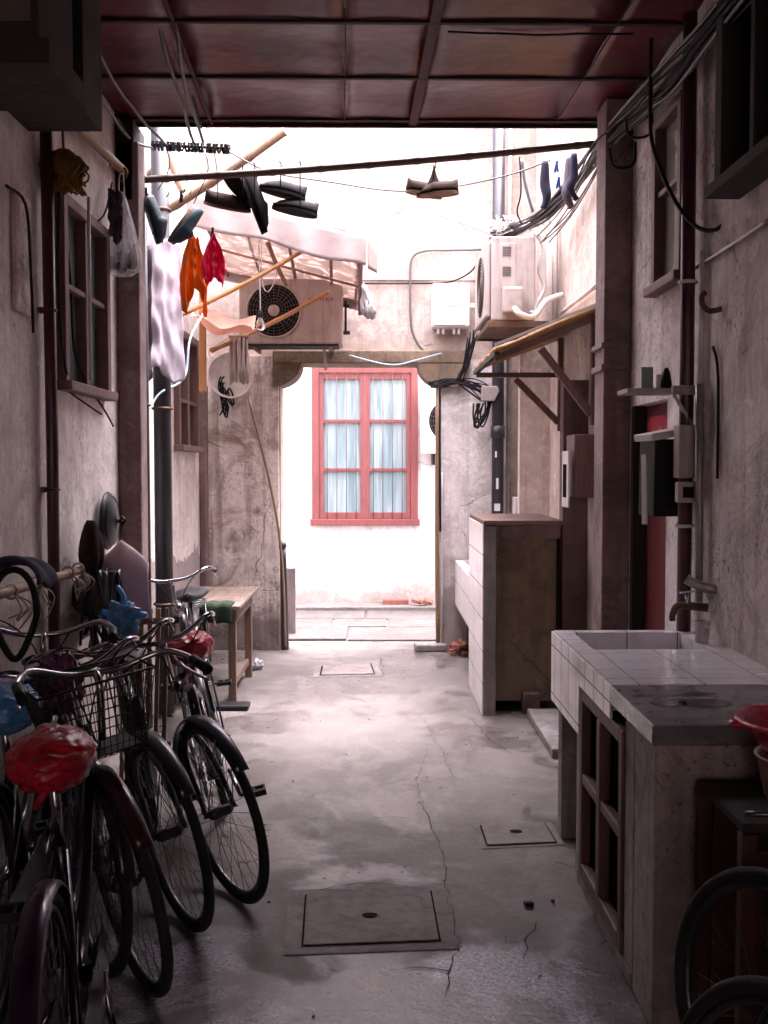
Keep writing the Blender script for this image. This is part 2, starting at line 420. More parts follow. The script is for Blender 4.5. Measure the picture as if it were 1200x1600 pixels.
M['wood'] = wood('weathered_wood', (.20, .125, .09), (.12, .07, .05), .75)
M['woodtop'] = wood('pale_table_wood', (.25, .185, .15), (.13, .09, .075), .7, 'Y')
M['bamboo'] = wood('bamboo', (.27, .165, .10), (.19, .11, .07), .5)
M['bamboo_o'] = wood('orange_bamboo', (.40, .19, .06), (.30, .13, .045), .5)
M['bamboo_d'] = wood('dark_bamboo', (.13, .075, .055), (.085, .05, .04), .55)
M['awnwood'] = wood('awning_board', (.36, .19, .07), (.20, .10, .04), .75, 'Y')
M['reddoor'] = wood('red_door_paint', (.13, .010, .016), (.085, .007, .012), .5)
M['redpaper'] = simple('red_paper', (.42, .02, .05), .8, scale=9)
M['gold'] = simple('gold_print', (.5, .26, .07), .6, scale=9)
M['pipe_d'] = simple('dark_pipe', (.035, .022, .03), .35, var=.4, scale=6)
M['pipe_r'] = simple('maroon_pipe', (.075, .018, .03), .4, var=.4, scale=6)
M['pipe_k'] = simple('black_downpipe', (.035, .034, .045), .4, var=.5, scale=6)
M['pvc'] = simple('white_pvc', (.62, .58, .58), .4, var=.3, scale=6)
M['galv'] = simple('galvanised_pipe', (.36, .33, .32), .45, .6, var=.4, scale=9)
M['cable'] = simple('black_cable', (.010, .008, .012), .7, spec=.25, scale=5)
M['cable_g'] = simple('grey_cable', (.10, .092, .10), .5, scale=5)
M['cable_b'] = simple('pale_blue_cable', (.30, .40, .52), .45, scale=5)
M['cable_w'] = simple('white_cable', (.6, .57, .57), .5, scale=5)
M['ac'] = simple('cream_casing', (.47, .41, .385), .45, var=.2, scale=3, bump=.03)
M['ac2'] = simple('taupe_casing', (.33, .265, .24), .5, var=.25, scale=3, bump=.03)
M['acdark'] = simple('fan_cavity', (.012, .009, .009), .9, spec=.05)
M['acgrille'] = simple('fan_grille', (.10, .075, .065), .5)
def casing(name, c):
    t = NT(name); v = t.pos(obj=True)
    st = t.ramp(t.noise(t.pos((14, 14, 1.1), obj=True), 1.6, 5, .6, .3), [(.48, 0.0), (.68, 1.0)])
    k = t.mix(t.math('MULTIPLY', st, .45), c, (.16, .09, .06))
    g = t.ramp(t.noise(v, 6, 7, .7, .6), [(.5, 0.0), (.66, 1.0)])
    k = t.mix(t.math('MULTIPLY', g, .4), k, tuple(x*.45 for x in c))
    t.col(k); t.rough(.5); t.bump(t.noise(v, 5, 3), .1, .01)
    return t.m
M['ac'] = casing('cream_casing', (.36, .31, .29)); M['ac2'] = casing('taupe_casing', (.34, .265, .235))
M['meter'] = simple('meter_plastic', (.80, .80, .79), .35, var=.1, scale=3, bump=.02)
M['rust'] = simple('rusty_steel', (.13, .07, .045), .7, .3, var=.5, scale=10)
M['steel'] = simple('chrome', (.50, .49, .52), .2, 1, var=.25, scale=12, bump=.03)
M['rim'] = simple('dull_rim', (.15, .145, .155), .32, .9, var=.5, scale=9, bump=.05)
M['tyre'] = simple('tyre_rubber', (.011, .0105, .012), .75, spec=.3, scale=16, bump=.3)
M['tyre_w'] = simple('grey_tyre_rubber', (.022, .022, .023), .75, spec=.3, scale=16, bump=.3)
M['fr_black'] = simple('black_enamel', (.010, .009, .014), .34, .1, coat=.4, scale=6, bump=.03)
M['fr_purple'] = simple('purple_enamel', (.022, .010, .034), .3, .3, coat=.4, scale=6, bump=.03)
M['fr_red'] = simple('wine_enamel', (.045, .008, .018), .3, .2, coat=.4, scale=6, bump=.03)
M['fr_blue'] = simple('navy_enamel', (.012, .012, .03), .3, .2, coat=.4, scale=6, bump=.03)
M['plas_k'] = simple('black_plastic', (.010, .010, .012), .5, spec=.3, scale=8)
M['cream_p'] = simple('cream_plastic', (.5, .46, .40), .4, scale=8)
M['bagred'] = simple('red_plastic_bag', (.48, .010, .03), .27, var=.45, scale=14, bump=.4)
M['bagblue'] = simple('blue_plastic_bag', (.05, .20, .45), .24, c2=(.14, .2, .28), scale=16, bump=.6, lo=.5, hi=.7)
M['bagpurple'] = simple('purple_plastic_bag', (.16, .02, .09), .26, var=.4, scale=16, bump=.6)
M['basin'] = simple('red_basin', (.55, .015, .06), .25, var=.2, scale=5, bump=.02)
M['bucket'] = simple('pink_bucket', (.55, .36, .30), .35, var=.15, scale=3, bump=.02)
M['crate'] = wood('red_brown_cabinet', (.09, .018, .014), (.045, .012, .010), .6)
M['glass_t'] = simple('teal_curtained_glass', (.20, .27, .29), .1, var=.5, scale=2.5, bump=.02)
M['glass_m'] = simple('milky_glass', (.34, .34, .30), .12, var=.3, scale=3, bump=.02)
M['glass_k'] = simple('dark_glass', (.03, .03, .035), .08, scale=3, bump=0)
M['shoe_k'] = simple('black_shoe', (.010, .008, .010), .85, scale=12, spec=.15)
M['shoe_b'] = simple('brown_slipper', (.03, .018, .015), .9, scale=12, spec=.15)
M['sole'] = simple('tan_sole', (.20, .105, .06), .7, scale=12)
M['shoe_t'] = simple('teal_slipper', (.025, .06, .085), .5, c2=(.012, .018, .035), scale=9)
M['sock_n'] = simple('navy_sock', (.03, .03, .07), .8, scale=14)
M['sock_g'] = simple('grey_sock', (.2, .17, .2), .8, scale=14)
M['clip_b'] = simple('blue_peg', (.02, .09, .35), .4, scale=14)
M['cloth_w'] = translucent('white_towel', (.68, .62, .70), .3, .9)
M['cloth_d'] = simple('dark_towel', (.055, .04, .055), .95, scale=9, bump=.3)
M['cloth_o'] = translucent('orange_rag', (.75, .22, .02), .45, .8)
M['cloth_p'] = translucent('magenta_rag', (.65, .01, .10), .45, .8)
M['cloth_k'] = translucent('salmon_cloth', (.66, .40, .32), .35, .8)
M['cloth_pw'] = translucent('pale_pink_cloth', (.60, .46, .52), .15, .8)
M['cloth_ol'] = simple('olive_cloth', (.085, .085, .06), .85, scale=9, bump=.3)
M['cloth_gr'] = simple('green_cloth', (.010, .028, .010), .9, scale=9, bump=.3)
M['plas_w'] = translucent('white_carrier_bag', (.62, .6, .62), .4, .35)
M['tarp'] = translucent('grey_pink_tarpaulin', (.36, .28, .265), .2, .6)
M['sheet'] = translucent('patterned_plastic_sheet', (.55, .47, .43), .35, .3, ((.80, .62, .60), 5))
M['mop'] = simple('mop_string', (.42, .34, .30), .95, scale=20, stretch=(8, 8, 1))
M['yellow'] = simple('yellow_mesh_sponge', (.17, .09, .012), .9, scale=26, bump=.8)
M['pan'] = simple('dull_metal_lid', (.03, .03, .036), .4, .5, scale=7)
M['brick'] = simple('red_brick', (.24, .09, .065), .85, scale=14, bump=.4)
M['book'] = simple('blue_grey_card', (.20, .27, .28), .8, scale=9)
M['curtain'] = None
def curtain_mat():
    t = NT('blue_curtain'); v = t.pos((16, 1, 1.2))
    c = t.mix(t.ramp(t.noise(v, 1.2, 4, .5, .4), [(.35, 0.0), (.65, 1.0)]), (.15, .23, .26), (.31, .40, .43))
    t.col(c); t.rough(.7); t.bump(t.noise(v, 1.2, 3), .2, .02)
    return t.m
M['curtain'] = curtain_mat()
def film_mat():
    t = NT('thin_bag_film'); t.col((.6, .57, .6)); t.rough(.3)
    tr = t.n('ShaderNodeBsdfTransparent'); tl = t.n('ShaderNodeBsdfTranslucent'); tl.inputs['Color'].default_value = (.6, .57, .6, 1)
    a = t.n('ShaderNodeMixShader'); a.inputs[0].default_value = .4; t.l(t.b.outputs[0], a.inputs[1]); t.l(tl.outputs[0], a.inputs[2])
    m = t.n('ShaderNodeMixShader'); n = t.ramp(t.noise(t.pos((30, 30, 3), obj=True), 1.5, 3), [(.4, .25), (.6, .7)]); t.l(n, m.inputs[0])
    t.l(a.outputs[0], m.inputs[1]); t.l(tr.outputs[0], m.inputs[2]); t.l(m.outputs[0], t.t.nodes['Material Output'].inputs['Surface'])
    return t.m
M['film'] = film_mat()
def clear_mat():
    t = NT('thin_glass'); t.col((.9, .95, .95)); t.rough(.06)
    t.b.inputs['Transmission Weight'].default_value = 1; t.b.inputs['IOR'].default_value = 1.3
    return t.m
M['clear'] = clear_mat()

XL, XR = -1.40, 1.35
YB = 8.64        # face of the wall with the gateway

# ================================================================ SETTING
struct(MB().box(-60, 60, -50, 80, -.4, -.006).build('ground', M['ground']))
mb = MB()
def fl(u, v):
    x = -4 + 8*u; y = -8 + 19.6*v
    return (x, y, .0)
struct(mb.grid(fl, 40, 80).build('lane_floor', M['floor']))

def cells(mb, us, vs, holes, fn):
    """wall built of blocks; holes=(u0,u1,v0,v1); fn(mb,u0,u1,v0,v1)"""
    for i in range(len(us)-1):
        for j in range(len(vs)-1):
            um, vm = (us[i]+us[i+1])/2, (vs[j]+vs[j+1])/2
            if any(h[0] < um < h[1] and h[2] < vm < h[3] for h in holes): continue
            fn(mb, us[i], us[i+1], vs[j], vs[j+1])

# left house wall, with two window openings
h1 = (4.57, 5.33, 1.93, 2.76); h2 = (7.2, 8.0, 1.70, 2.52)
mb = MB(); cells(mb, [-7, 4.57, 5.33, 7.2, 8.0, YB], [0, 1.70, 1.93, 2.52, 2.76, 4.7], [h1, h2],
                 lambda m, a, b, c, d: m.box(XL-.3, XL, a, b, c, d))
tag(mb.build('house_wall', M['wall_l']), 'long stained grey plaster wall of the house left of the lane, behind the bicycles', 'wall')
# right house wall : window, dark window and red door openings
g1 = (4.48, 4.92, 2.40, 3.17); g2 = (3.15, 3.80, 2.58, 3.36); gd = (4.72, 5.38, 0, 1.86)
mb = MB(); cells(mb, [-7, 3.15, 3.80, 4.48, 4.72, 4.92, 5.38, 5.5], [0, 1.86, 2.40, 2.58, 3.17, 3.36, 4.7], [g1, g2, gd],
                 lambda m, a, b, c, d: m.box(XR, XR+.3, a, b, c, d))
tag(mb.build('house_wall', M['wall_r']), 'speckled grey plaster wall of the house right of the lane, with the tap on it', 'wall')
tag(MB().box(XR, XR+.3, 5.5, YB, 0, 4.7).build('house_wall', M['wall_cream']),
    'cream rendered wall behind the wooden awning and the right-hand cooling unit', 'wall')
# gateway wall : door opening, courtyard beyond
mb = MB(); cells(mb, [XL-.3, -.79, .55, XR+.3], [0, 2.50, 4.75], [(-.79, .55, 0, 2.50)],
                 lambda m, a, b, c, d: m.box(a, b, YB, YB+.33, c, d))
gw = thing('gateway_wall', 'pale stained wall with a wide doorway closing the end of the lane', 'wall', (0, YB+.16, 0))
mb.build('wall', M['wall_back'], gw)
MB().box(XL, -.80, YB-.07, YB, 0, 2.46).build('pier', M['pier'], gw)
MB().box(.56, 1.12, YB-.05, YB, 0, 2.44).build('pier', M['pier_white'], gw)
mb = MB().box(-.845, .80, YB-.10, YB+.30, 2.40, 2.51)
mb.build('lintel', M['beam'], gw, bevel=.012)
def corbel(x0, dirx):
    pts = [(x0, 2.40)]
    for i in range(11):
        a = PI/2 * i/10
        pts.append((x0 + dirx*.235*math.cos(a), 2.40 - .19*math.sin(a)))
    return pts
MB().prism(corbel(-.845, 1), YB-.095, YB+.25, 'XZ').build('corbel', M['beam'], gw)
MB().prism(corbel(.60, -1), YB-.095, YB+.25, 'XZ').build('corbel', M['beam'], gw)
MB().prism([(.6, 2.40), (.6, 2.21), (.68, 2.20), (.76, 2.26), (.80, 2.40)], YB-.095, YB-.055, 'XZ').build('corbel', M['beam'], gw)
MB().box(-.30, .95, YB-.02, YB, 3.10, 3.125).build('moulding', M['wall_back'], gw)

# courtyard beyond the gateway
far = thing('courtyard_house', 'bright whitewashed house front with the red window beyond the doorway', 'house', (0, 11.3, 0))
wx0, wx1, wz0, wz1 = -.68, .475, .97, 2.62
mb = MB(); cells(mb, [-5, wx0, wx1, 5], [0, wz0, wz1, 4.6], [(wx0, wx1, wz0, wz1)],
                 lambda m, a, b, c, d: m.box(a, b, 11.2, 11.5, c, d))
mb.build('wall', M['wall_far'], far)
w = MB()
Yw = 11.17
w.box(wx0, wx0+.075, Yw, Yw+.12, wz0, wz1).box(wx1-.075, wx1, Yw, Yw+.12, wz0, wz1)
w.box(wx0+.075, wx1-.075, Yw, Yw+.12, wz1-.06, wz1).box(wx0-.02, wx1+.02, Yw-.03, Yw+.12, wz0-.07, wz0)
fr = w.build('window', M['redframe'], far, bevel=.004)
for s in (0, 1):
    a = wx0+.0755 + s*.5022; b = a + .5016
    c = MB()
    c.box(a, a+.05, Yw+.02, Yw+.07, wz0+.002, wz1-.062).box(b-.05, b, Yw+.02, Yw+.07, wz0+.002, wz1-.062)
    for z, hgt in ((wz0+.002, .07), (wz0+.52, .035), (wz0+1.05, .035), (wz1-.13, .066)):
        c.box(a+.05, b-.05, Yw+.022, Yw+.068, z, z+hgt)
    c.build('casement', M['redframe'], fr, bevel=.003)
    MB().box(a+.05, b-.05, Yw+.05, Yw+.056, wz0+.07, wz1-.13).build('pane', M['curtain'], fr)
    g = MB()
    for k in range(4): g.tube([(a+.09+k*.105, Yw+.01, wz0), (a+.09+k*.105, Yw+.01, wz1-.06)], .0042, 6)
    g.build('bar', M['brownframe'], fr)
# cross walls closing the courtyard further to the sides (they stop the view a step aside)
tag(MB().box(-3.2, -3.0, 8.97, 11.2, 0, 5).build('courtyard_wall', M['wall_far']), 'white side wall closing the courtyard on its left', 'wall')
tag(MB().box(3.0, 3.2, 8.97, 11.2, 0, 5).build('courtyard_wall', M['wall_far']), 'white side wall closing the courtyard on its right', 'wall')

tag(MB().box(-3.5, 3.5, -8.9, -8.6, 0, 5).build('house_wall', M['wall_cream']), 'unseen rendered wall added behind the viewer to darken the near lane', 'wall')  # added wall, out of view; blocks sky light entering behind the camera
# pilasters
tag(MB().box(XL, -1.275, 5.62, 5.78, 0, 3.3).build('pilaster', M['pillar'], bevel=.01), 'dirty brown plaster pilaster on the left wall, just before the two dark pipes', 'pilaster')
tag(MB().box(XL, -1.35, 8.2, 8.36, 0, 2.2).build('pilaster', M['pillar'], bevel=.01), 'narrow brown pilaster in the far left corner beside the grimy pier', 'pilaster')
pl = thing('pillar', 'tall grey brown cement pillar between the red door and the awning', 'pillar', (1.28, 5.5, 0))
MB().box(1.205, XR, 5.40, 5.62, 0, 3.46).build('shaft', M['pillar'], pl, bevel=.008)
MB().box(1.19, XR, 5.385, 5.635, 2.05, 2.085).box(1.19, XR, 5.385, 5.635, 2.17, 2.20).build('moulding', M['pillar'], pl, bevel=.006)
tag(MB().box(1.19, XR, 6.46, 6.58, 0, 2.09).build('partition', M['brownwall'], bevel=.006), 'brown cement partition standing behind the tall tiled block, under the awning', 'partition')
tag(MB().box(1.12, XR, 7.9, 8.0, 0, 2.5).build('wall_board', M['wall_cream'], bevel=.004), 'pale upright board against the cream wall beyond the awning', 'board')

# canopy roof over the lane
cz = 3.46
cn = thing('canopy', 'dark red panelled canopy roof spanning the lane overhead', 'canopy', (0, 2.3, cz))
CYE = 5.78
def sk(x, y): return x + (CYE - y)*.033
for a, b in ((XL, -.905), (-.905, -.165), (-.165, .20), (.20, 1.0), (1.0, XR+.0)):
    mb = MB()
    for (ya, yb) in ((-6.8, 2.6), (2.6, CYE)):
        n = 10
        def fn(u, v, a=a, b=b, ya=ya, yb=yb):
            y = ya + (yb-ya)*v
            xa = XL if a == XL else sk(a, y); xb = XR if b == XR else min(sk(b, y), XR-.002)
            k = (y*1.55) % 1
            return (min(xa + (xb-xa)*u, XR), y, cz + .006*math.sin(u*PI) + .008*math.sin(y*9.6))
        mb.grid(fn, 6, 60)
    mb.build('roof_panel', M['canopy'], cn, solid=.012)
for y, d in ((5.70, .05), (5.09, .05), (4.46, .05), (3.83, .05), (3.2, .05), (2.57, .05), (1.9, .05), (1.2, .05), (.5, .05), (-.2, .05), (-.9, .05), (-1.6, .05), (-2.3, .05)):
    MB().bar((XL, y, cz-.016), (XR, y+.01, cz-.016), d*.45, .012).build('joist', M['joist'], cn)
for x, w_ in ((.215, .045), (-.90, .014)):
    MB().bar((sk(x, -2), -2, cz-.012), (sk(x, CYE), CYE, cz-.016), w_, .012).build('batten', M['redstrip'], cn)
for x in (-.165, 1.0): MB().bar((sk(x, -2), -2, cz-.017), (sk(x, CYE-.02), CYE-.02, cz-.017), .006, .004).build('seam', M['joist'], cn)
MB().box(XL, XR, CYE, CYE+.015, cz-.03, cz+.05).build('fascia', M['joist'], cn)

# ---- floor details: cracks, manhole covers
M['crackm'] = simple('crack_dirt', (.035, .028, .026), .95, scale=20, spec=.1)
def ribbon(pts, w, z=.004, name='floor_crack', mat=None, jag=.012, seed=0):
    rd = random.Random(seed); q = []
    for i in range(len(pts)-1):
        a, b = V(pts[i]), V(pts[i+1]); n = max(2, int((b-a).length/.035))
        for k in range(n): q.append(a.lerp(b, k/n) + V((rd.uniform(-jag, jag), rd.uniform(-jag, jag), 0)))
    q.append(V(pts[-1])); vs = []; fs = []
    for i, p in enumerate(q):
        d = (q[min(i+1, len(q)-1)] - q[max(i-1, 0)]).normalized(); s = V((-d.y, d.x, 0))*w*rd.uniform(.15, 1)/2
        vs += [(p-s).to_tuple()[:2] + (z,), (p+s).to_tuple()[:2] + (z,)]
        if i: fs.append((2*i-2, 2*i-1, 2*i+1, 2*i))
    return struct(MB().add(vs, fs).build(name, mat or M['crackm']))
def G(px, py):
    d = CR @ V(((px-600)/1600, -(py-800)/1600, -1)); p = CAM + d*(-CAM.z/d.z); return V((p.x, p.y, 0))
k = 0
for pts, w in (([(668,1170),(650,1222),(665,1270),(690,1335),(700,1400),(712,1450),(718,1480),(700,1490)], .0035),
               ([(660,1120),(690,1175),(708,1215)], .0035), ([(732,1120),(770,1160),(800,1180)], .005),
               ([(820,1500),(826,1462),(838,1440)], .005), ([(640,1385),(560,1380),(500,1392)], .005),
               ([(700,1520),(650,1515),(610,1517)], .007), ([(718,1480),(705,1515),(695,1560)], .004),
               ([(640,1280),(612,1277),(585,1279)], .009), ([(870,1350),(900,1355),(915,1352)], .006),
               ([(935,1480),(960,1470)], .008), ([(480,1030),(540,1033),(590,1030)], .006),
               ([(595,1030),(600,1055),(560,1060)], .005), ([(455,1010),(510,1008),(590,1000)], .012),
               ([(570,985),(650,980),(690,975)], .01), ([(500,985),(505,1000)], .01), ([(565,982),(568,995)], .01)):
    ribbon([G(*p) for p in pts], w*1.1, name='floor_crack', seed=k, jag=.01 if k != 7 else .003); k += 1

def cover(name, label, corners, hole=None, z=.0095, split=None, gap=.006, fw=.06):
    q = [G(*p) for p in corners]; c = sum(q, V((0, 0, 0)))/4
    t = thing(name, label, 'manhole cover', (c.x, c.y, 0))
    out = [c + (p-c)*(1+gap/(p-c).length*1.4) for p in q]
    rim = [c + (p-c)*(1+fw/(p-c).length*1.4) for p in q]
    MB().add([(p.x, p.y, .003) for p in rim], [(0, 1, 2, 3)]).build('frame', M['rimcon'], t)
    MB().add([(p.x, p.y, .006) for p in out], [(0, 1, 2, 3)]).build('seat', M['acdark'], t)
    vs = [(p.x, p.y, .0065) for p in q] + [(p.x, p.y, z) for p in q]
    MB().add(vs, [(4,5,6,7), (0,1,5,4), (1,2,6,5), (2,3,7,6), (3,0,4,7)]).build('slab', M['rimcon'], t, bevel=.002)
    if hole:
        hh = G(*hole); MB().add([(hh.x + .024*math.cos(a)*1.15, hh.y + .016*math.sin(a), z+.004) for a in [2*PI*i/14 for i in range(14)]], [tuple(range(14))]).build('lifting_hole', M['acdark'], t)
cover('manhole_cover', 'large concrete manhole cover with an oval lifting hole in the lane foreground', [(479,1401), (672,1395), (686,1472), (474,1480)], (578,1435))
cover('manhole_cover', 'small concrete inspection cover near the tiled counter, right of the lane', [(752,1292), (850,1288), (868,1318), (762,1323)], (806,1303), gap=.006, fw=.03)
cover('manhole_cover', 'dark-edged stone drain cover just before the doorway', [(505,1042), (578,1038), (584,1054), (502,1056)], None, gap=.013)
# doorstep slabs
struct(MB().box(-1.2, -.25, 9.02, 9.75, -.02, .022).build('paving', M['brownpave'], bevel=.008))
struct(MB().box(-.24, .75, 9.0, 9.7, -.02, .016).build('paving', M['brownpave'], bevel=.008))
struct(MB().box(-.9, .9, 10.85, 11.2, -.02, .05).build('kerb', M['rimcon'], bevel=.01))
for (a_, b_, c_, d_) in ((-1.3, -.42, 9.78, 10.25), (-.40, .12, 9.78, 10.25), (.14, .9, 9.73, 10.25), (-1.3, -.1, 10.27, 10.83), (-.08, .9, 10.27, 10.83)):
    struct(MB().box(a_, b_, c_, d_, -.02, .012+.003*((a_*7) % 1)).build('paving', M['brownpave'], bevel=.006))
struct(MB().box(.94, 1.25, 5.35, 6.25, 0, .055).build('kerb', M['concrete'], bevel=.008))
mb = MB(); rd = random.Random(4)
for i in range(70):
    p = V((rd.uniform(-.5, 1.0), rd.uniform(2.8, 8.2), 0)); s = rd.uniform(.002, .005)
    mb.obox((p.x, p.y, s*.4+.002), (s*2, s*1.3, s*.8), (0, 0, rd.uniform(0, 3)))
o = mb.build('floor_grit', M['concrete']); o['kind'] = 'stuff'; o['label'] = 'tiny grit and crumbs scattered over the lane floor'; o['category'] = 'grit'
p = G(826, 1417); tag(MB().obox((p.x, p.y, .012), (.035, .02, .016), (.1, .1, .3)).build('debris', M['plas_k'], bevel=.004), 'larger black scrap of litter on the lane floor before the counter', 'litter', 'black scraps on the floor')
p = G(864, 1411); tag(MB().obox((p.x, p.y, .008), (.013, .011, .01), (.1, .1, .8)).build('debris', M['plas_k'], bevel=.003), 'smaller black scrap of litter on the lane floor, nearer the counter', 'litter', 'black scraps on the floor')
# bricks beyond the doorway
t = tag(MB().box(.09, .37, 11.02, 11.14, .05, .10).build('brick', M['brick'], bevel=.004), 'flat red brick lying at the foot of the courtyard wall', 'brick')
mb = MB()
for i, (x, y, r) in enumerate(((.45, 10.95, .3), (.52, 10.92, 1.0), (.58, 11.0, -.3))): mb.obox((x, y, .09), (.10, .06, .03), (.2*i, .3, r))
tag(mb.build('rubble_pile', M['brick'], bevel=.003), 'little pile of broken red tile beside the brick in the courtyard', 'rubble')

# ================================================================ left wall things
def tube_thing(name, label, cat, pts, r, mat, n=10, k=0, group=None):
    return tag(MB().tube(pts, r, n, k).build(name, mat), label, cat, group)
pp = thing('wall_pipe', 'slim maroon pipe on the left wall, nearest the camera', 'pipe', (XL+.04, 4.33, .15))
MB().tube([(XL+.04, 4.33, .15), (XL+.045, 4.33, 1.6), (XL+.04, 4.32, 2.95)], .026, 10).build('tube', M['pipe_r'], pp)
for z in (.6, 1.45, 2.2):
    MB().torus((XL+.04, 4.33, z), .029, .006, 'Z', 16, 6).box(XL, XL+.02, 4.31, 4.35, z-.012, z+.012).build('clamp', M['rust'], pp)
d1 = thing('downpipe', 'thinner of the two dark downpipes on the left wall', 'pipe', (-1.33, 5.94, 0))
MB().tube([(-1.33, 5.94, .02), (-1.335, 5.94, 3.6)], .034, 12).build('tube', M['pipe_k'], d1)
d2 = thing('downpipe', 'thicker dark downpipe on the left wall, rising past the hanging towels', 'pipe', (-1.3, 6.3, 0))
MB().tube([(-1.295, 6.3, .02), (-1.30, 6.3, 4.65)], .055, 14).build('tube', M['pipe_k'], d2)
for z in (.7, 1.9, 3.1):
    MB().torus((-1.33, 5.94, z), .037, .007, 'Z', 18, 6).build('clamp', M['rust'], d1)
    MB().torus((-1.297, 6.3, z), .058, .009, 'Z', 18, 6).build('clamp', M['rust'], d2)

def wall_window(label, X, s, y0, y1, z0, z1, fm, gm, muntY, muntZ, proud=.04, fw=.05, name='window'):
    """s=+1: wall faces +X"""
    t = thing(name, label, 'window', (X, (y0+y1)/2, z0))
    def bx(m, a, b, c, d, e, f):
        xa, xb = X+s*a, X+s*b
        return m.box(min(xa, xb), max(xa, xb), c, d, e, f)
    m = MB()
    bx(m, -.06, proud, y0-.01, y0+fw, z0, z1); bx(m, -.06, proud, y1-fw, y1+.01, z0, z1)
    bx(m, -.06, proud, y0+fw, y1-fw, z1-fw, z1); m.build('frame', fm, t, bevel=.004)
    bx(MB(), -.06, proud+.03, y0-.03, y1+.03, z0-.045, z0-.001).build('sill', fm, t, bevel=.006)
    m = MB()
    for y in muntY: bx(m, -.03, proud-.012, y-.018, y+.018, z0, z1-fw)
    for z in muntZ: bx(m, -.028, proud-.016, y0+fw, y1-fw, z-.012, z+.012)
    m.build('glazing_bar', fm, t, bevel=.002)
    bx(MB(), -.03, -.022, y0+fw*.5, y1-fw*.5, z0, z1-fw*.5).build('pane', gm, t)
    return t
wall_window('brown wooden casement window on the left wall above the bicycles', XL, 1, 4.57, 5.33, 1.93, 2.76, M['brownframe'], M['glass_t'], [4.95], [2.36])
wall_window('smaller far window on the left wall behind the hanging towels', XL, 1, 7.2, 8.0, 1.70, 2.52, M['brownframe'], M['glass_m'], [7.6], [2.02])
# poles and rods
tube_thing('window_rod', 'thin pale rod standing against the left casement window', 'rod', [(XL+.075, 4.82, 1.95), (XL+.07, 4.84, 2.8)], .008, M['pvc'], 8)
def hook(label, a, b, c): tube_thing('iron_hook', label, 'hook', [a, b, c], .005, M['rust'], 6, 3, 'iron hooks below the left window')
hook('nearer rusty iron hook poking out below the left window sill', (XL, 4.66, 1.9), (XL+.07, 4.72, 1.84), (XL+.13, 4.8, 1.79))
hook('farther rusty iron hook poking out below the left window sill', (XL, 5.2, 1.89), (XL+.04, 5.22, 1.82), (XL+.07, 5.25, 1.75))
# pole slung on the left wall above the window
aw = thing('wall_pole', 'pale bamboo pole slung along the left wall above the casement window', 'pole', (XL+.05, 5.2, 3.1))
MB().tube([(XL+.06, 4.45, 3.07), (XL+.055, 5.2, 3.11), (XL+.05, 5.85, 3.15)], .024, 10, 4).build('cane', M['bamboo'], aw)
for y in (4.6, 5.5): MB().tube([(XL, y, 3.14), (XL+.08, y, 3.12), (XL+.085, y, 3.07), (XL+.05, y, 3.05)], .006, 6, 3).build('hook', M['rust'], aw)
# overhang with the dark cooling unit, upper left
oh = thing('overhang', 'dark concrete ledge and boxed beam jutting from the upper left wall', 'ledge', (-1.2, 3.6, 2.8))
MB().box(XL, -1.0, 3.22, 3.66, 2.79, 2.87).build('slab', M['soot_shade'], oh, bevel=.006)
MB().box(XL, -1.10, 3.95, 4.22, 2.90, cz-.05).build('beam', M['soot_shade'], oh, bevel=.006)
MB().prism([(3.3, 2.785), (3.62, 2.785), (3.62, 2.75), (3.3, 2.48)], XL, XL+.06, 'YZ').build('bracket', M['soot_shade'], oh)
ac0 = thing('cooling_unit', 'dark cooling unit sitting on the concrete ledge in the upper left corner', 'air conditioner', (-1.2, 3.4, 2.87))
MB().box(XL+.02, -1.04, 3.24, 3.62, 2.872, 3.32).build('casing', M['soot_shade'], ac0, bevel=.01)
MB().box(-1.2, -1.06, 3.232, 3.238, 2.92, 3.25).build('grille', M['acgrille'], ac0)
tag(MB().box(-1.46+.06, -1.30, 5.62, 5.90, 2.98, 3.42).build('beam_end', M['darkframe'], bevel=.01), 'dark timber beam end under the canopy corner on the left', 'beam')
# electrical box on left (dark bracket left of clothes)
tag(MB().box(XL, XL+.018, 4.0, 4.2, 2.15, 2.62).build('old_panel', M['pier'], bevel=.01), 'peeling grey brown board fixed to the left wall left of the maroon pipe', 'board')

# lid on wall
ld = thing('pan_lid', 'round dark metal wok lid hanging on the left wall', 'lid', (XL+.01, 5.25, 1.3))
MB().lathe([(.0001, .075), (.012, .075), (.012, .05), (.06, .045), (.11, .03), (.145, .008), (.15, 0), (.148, -.004), (.0001, .02)], (XL+.035, 5.25, 1.27), 'X', 30).build('dish', M['pan'], ld)
MB().tube([(XL+.105, 5.25, 1.29), (XL+.125, 5.25, 1.27), (XL+.105, 5.25, 1.25)], .009, 8).build('knob', M['plas_k'], ld)
for r in (.05, .09, .125): MB().torus((XL+.035+.052-.0022*(r*100)**1.28*.5, 5.25, 1.27), r, .003, 'X', 30, 5).build('rib', M['pan'], ld)
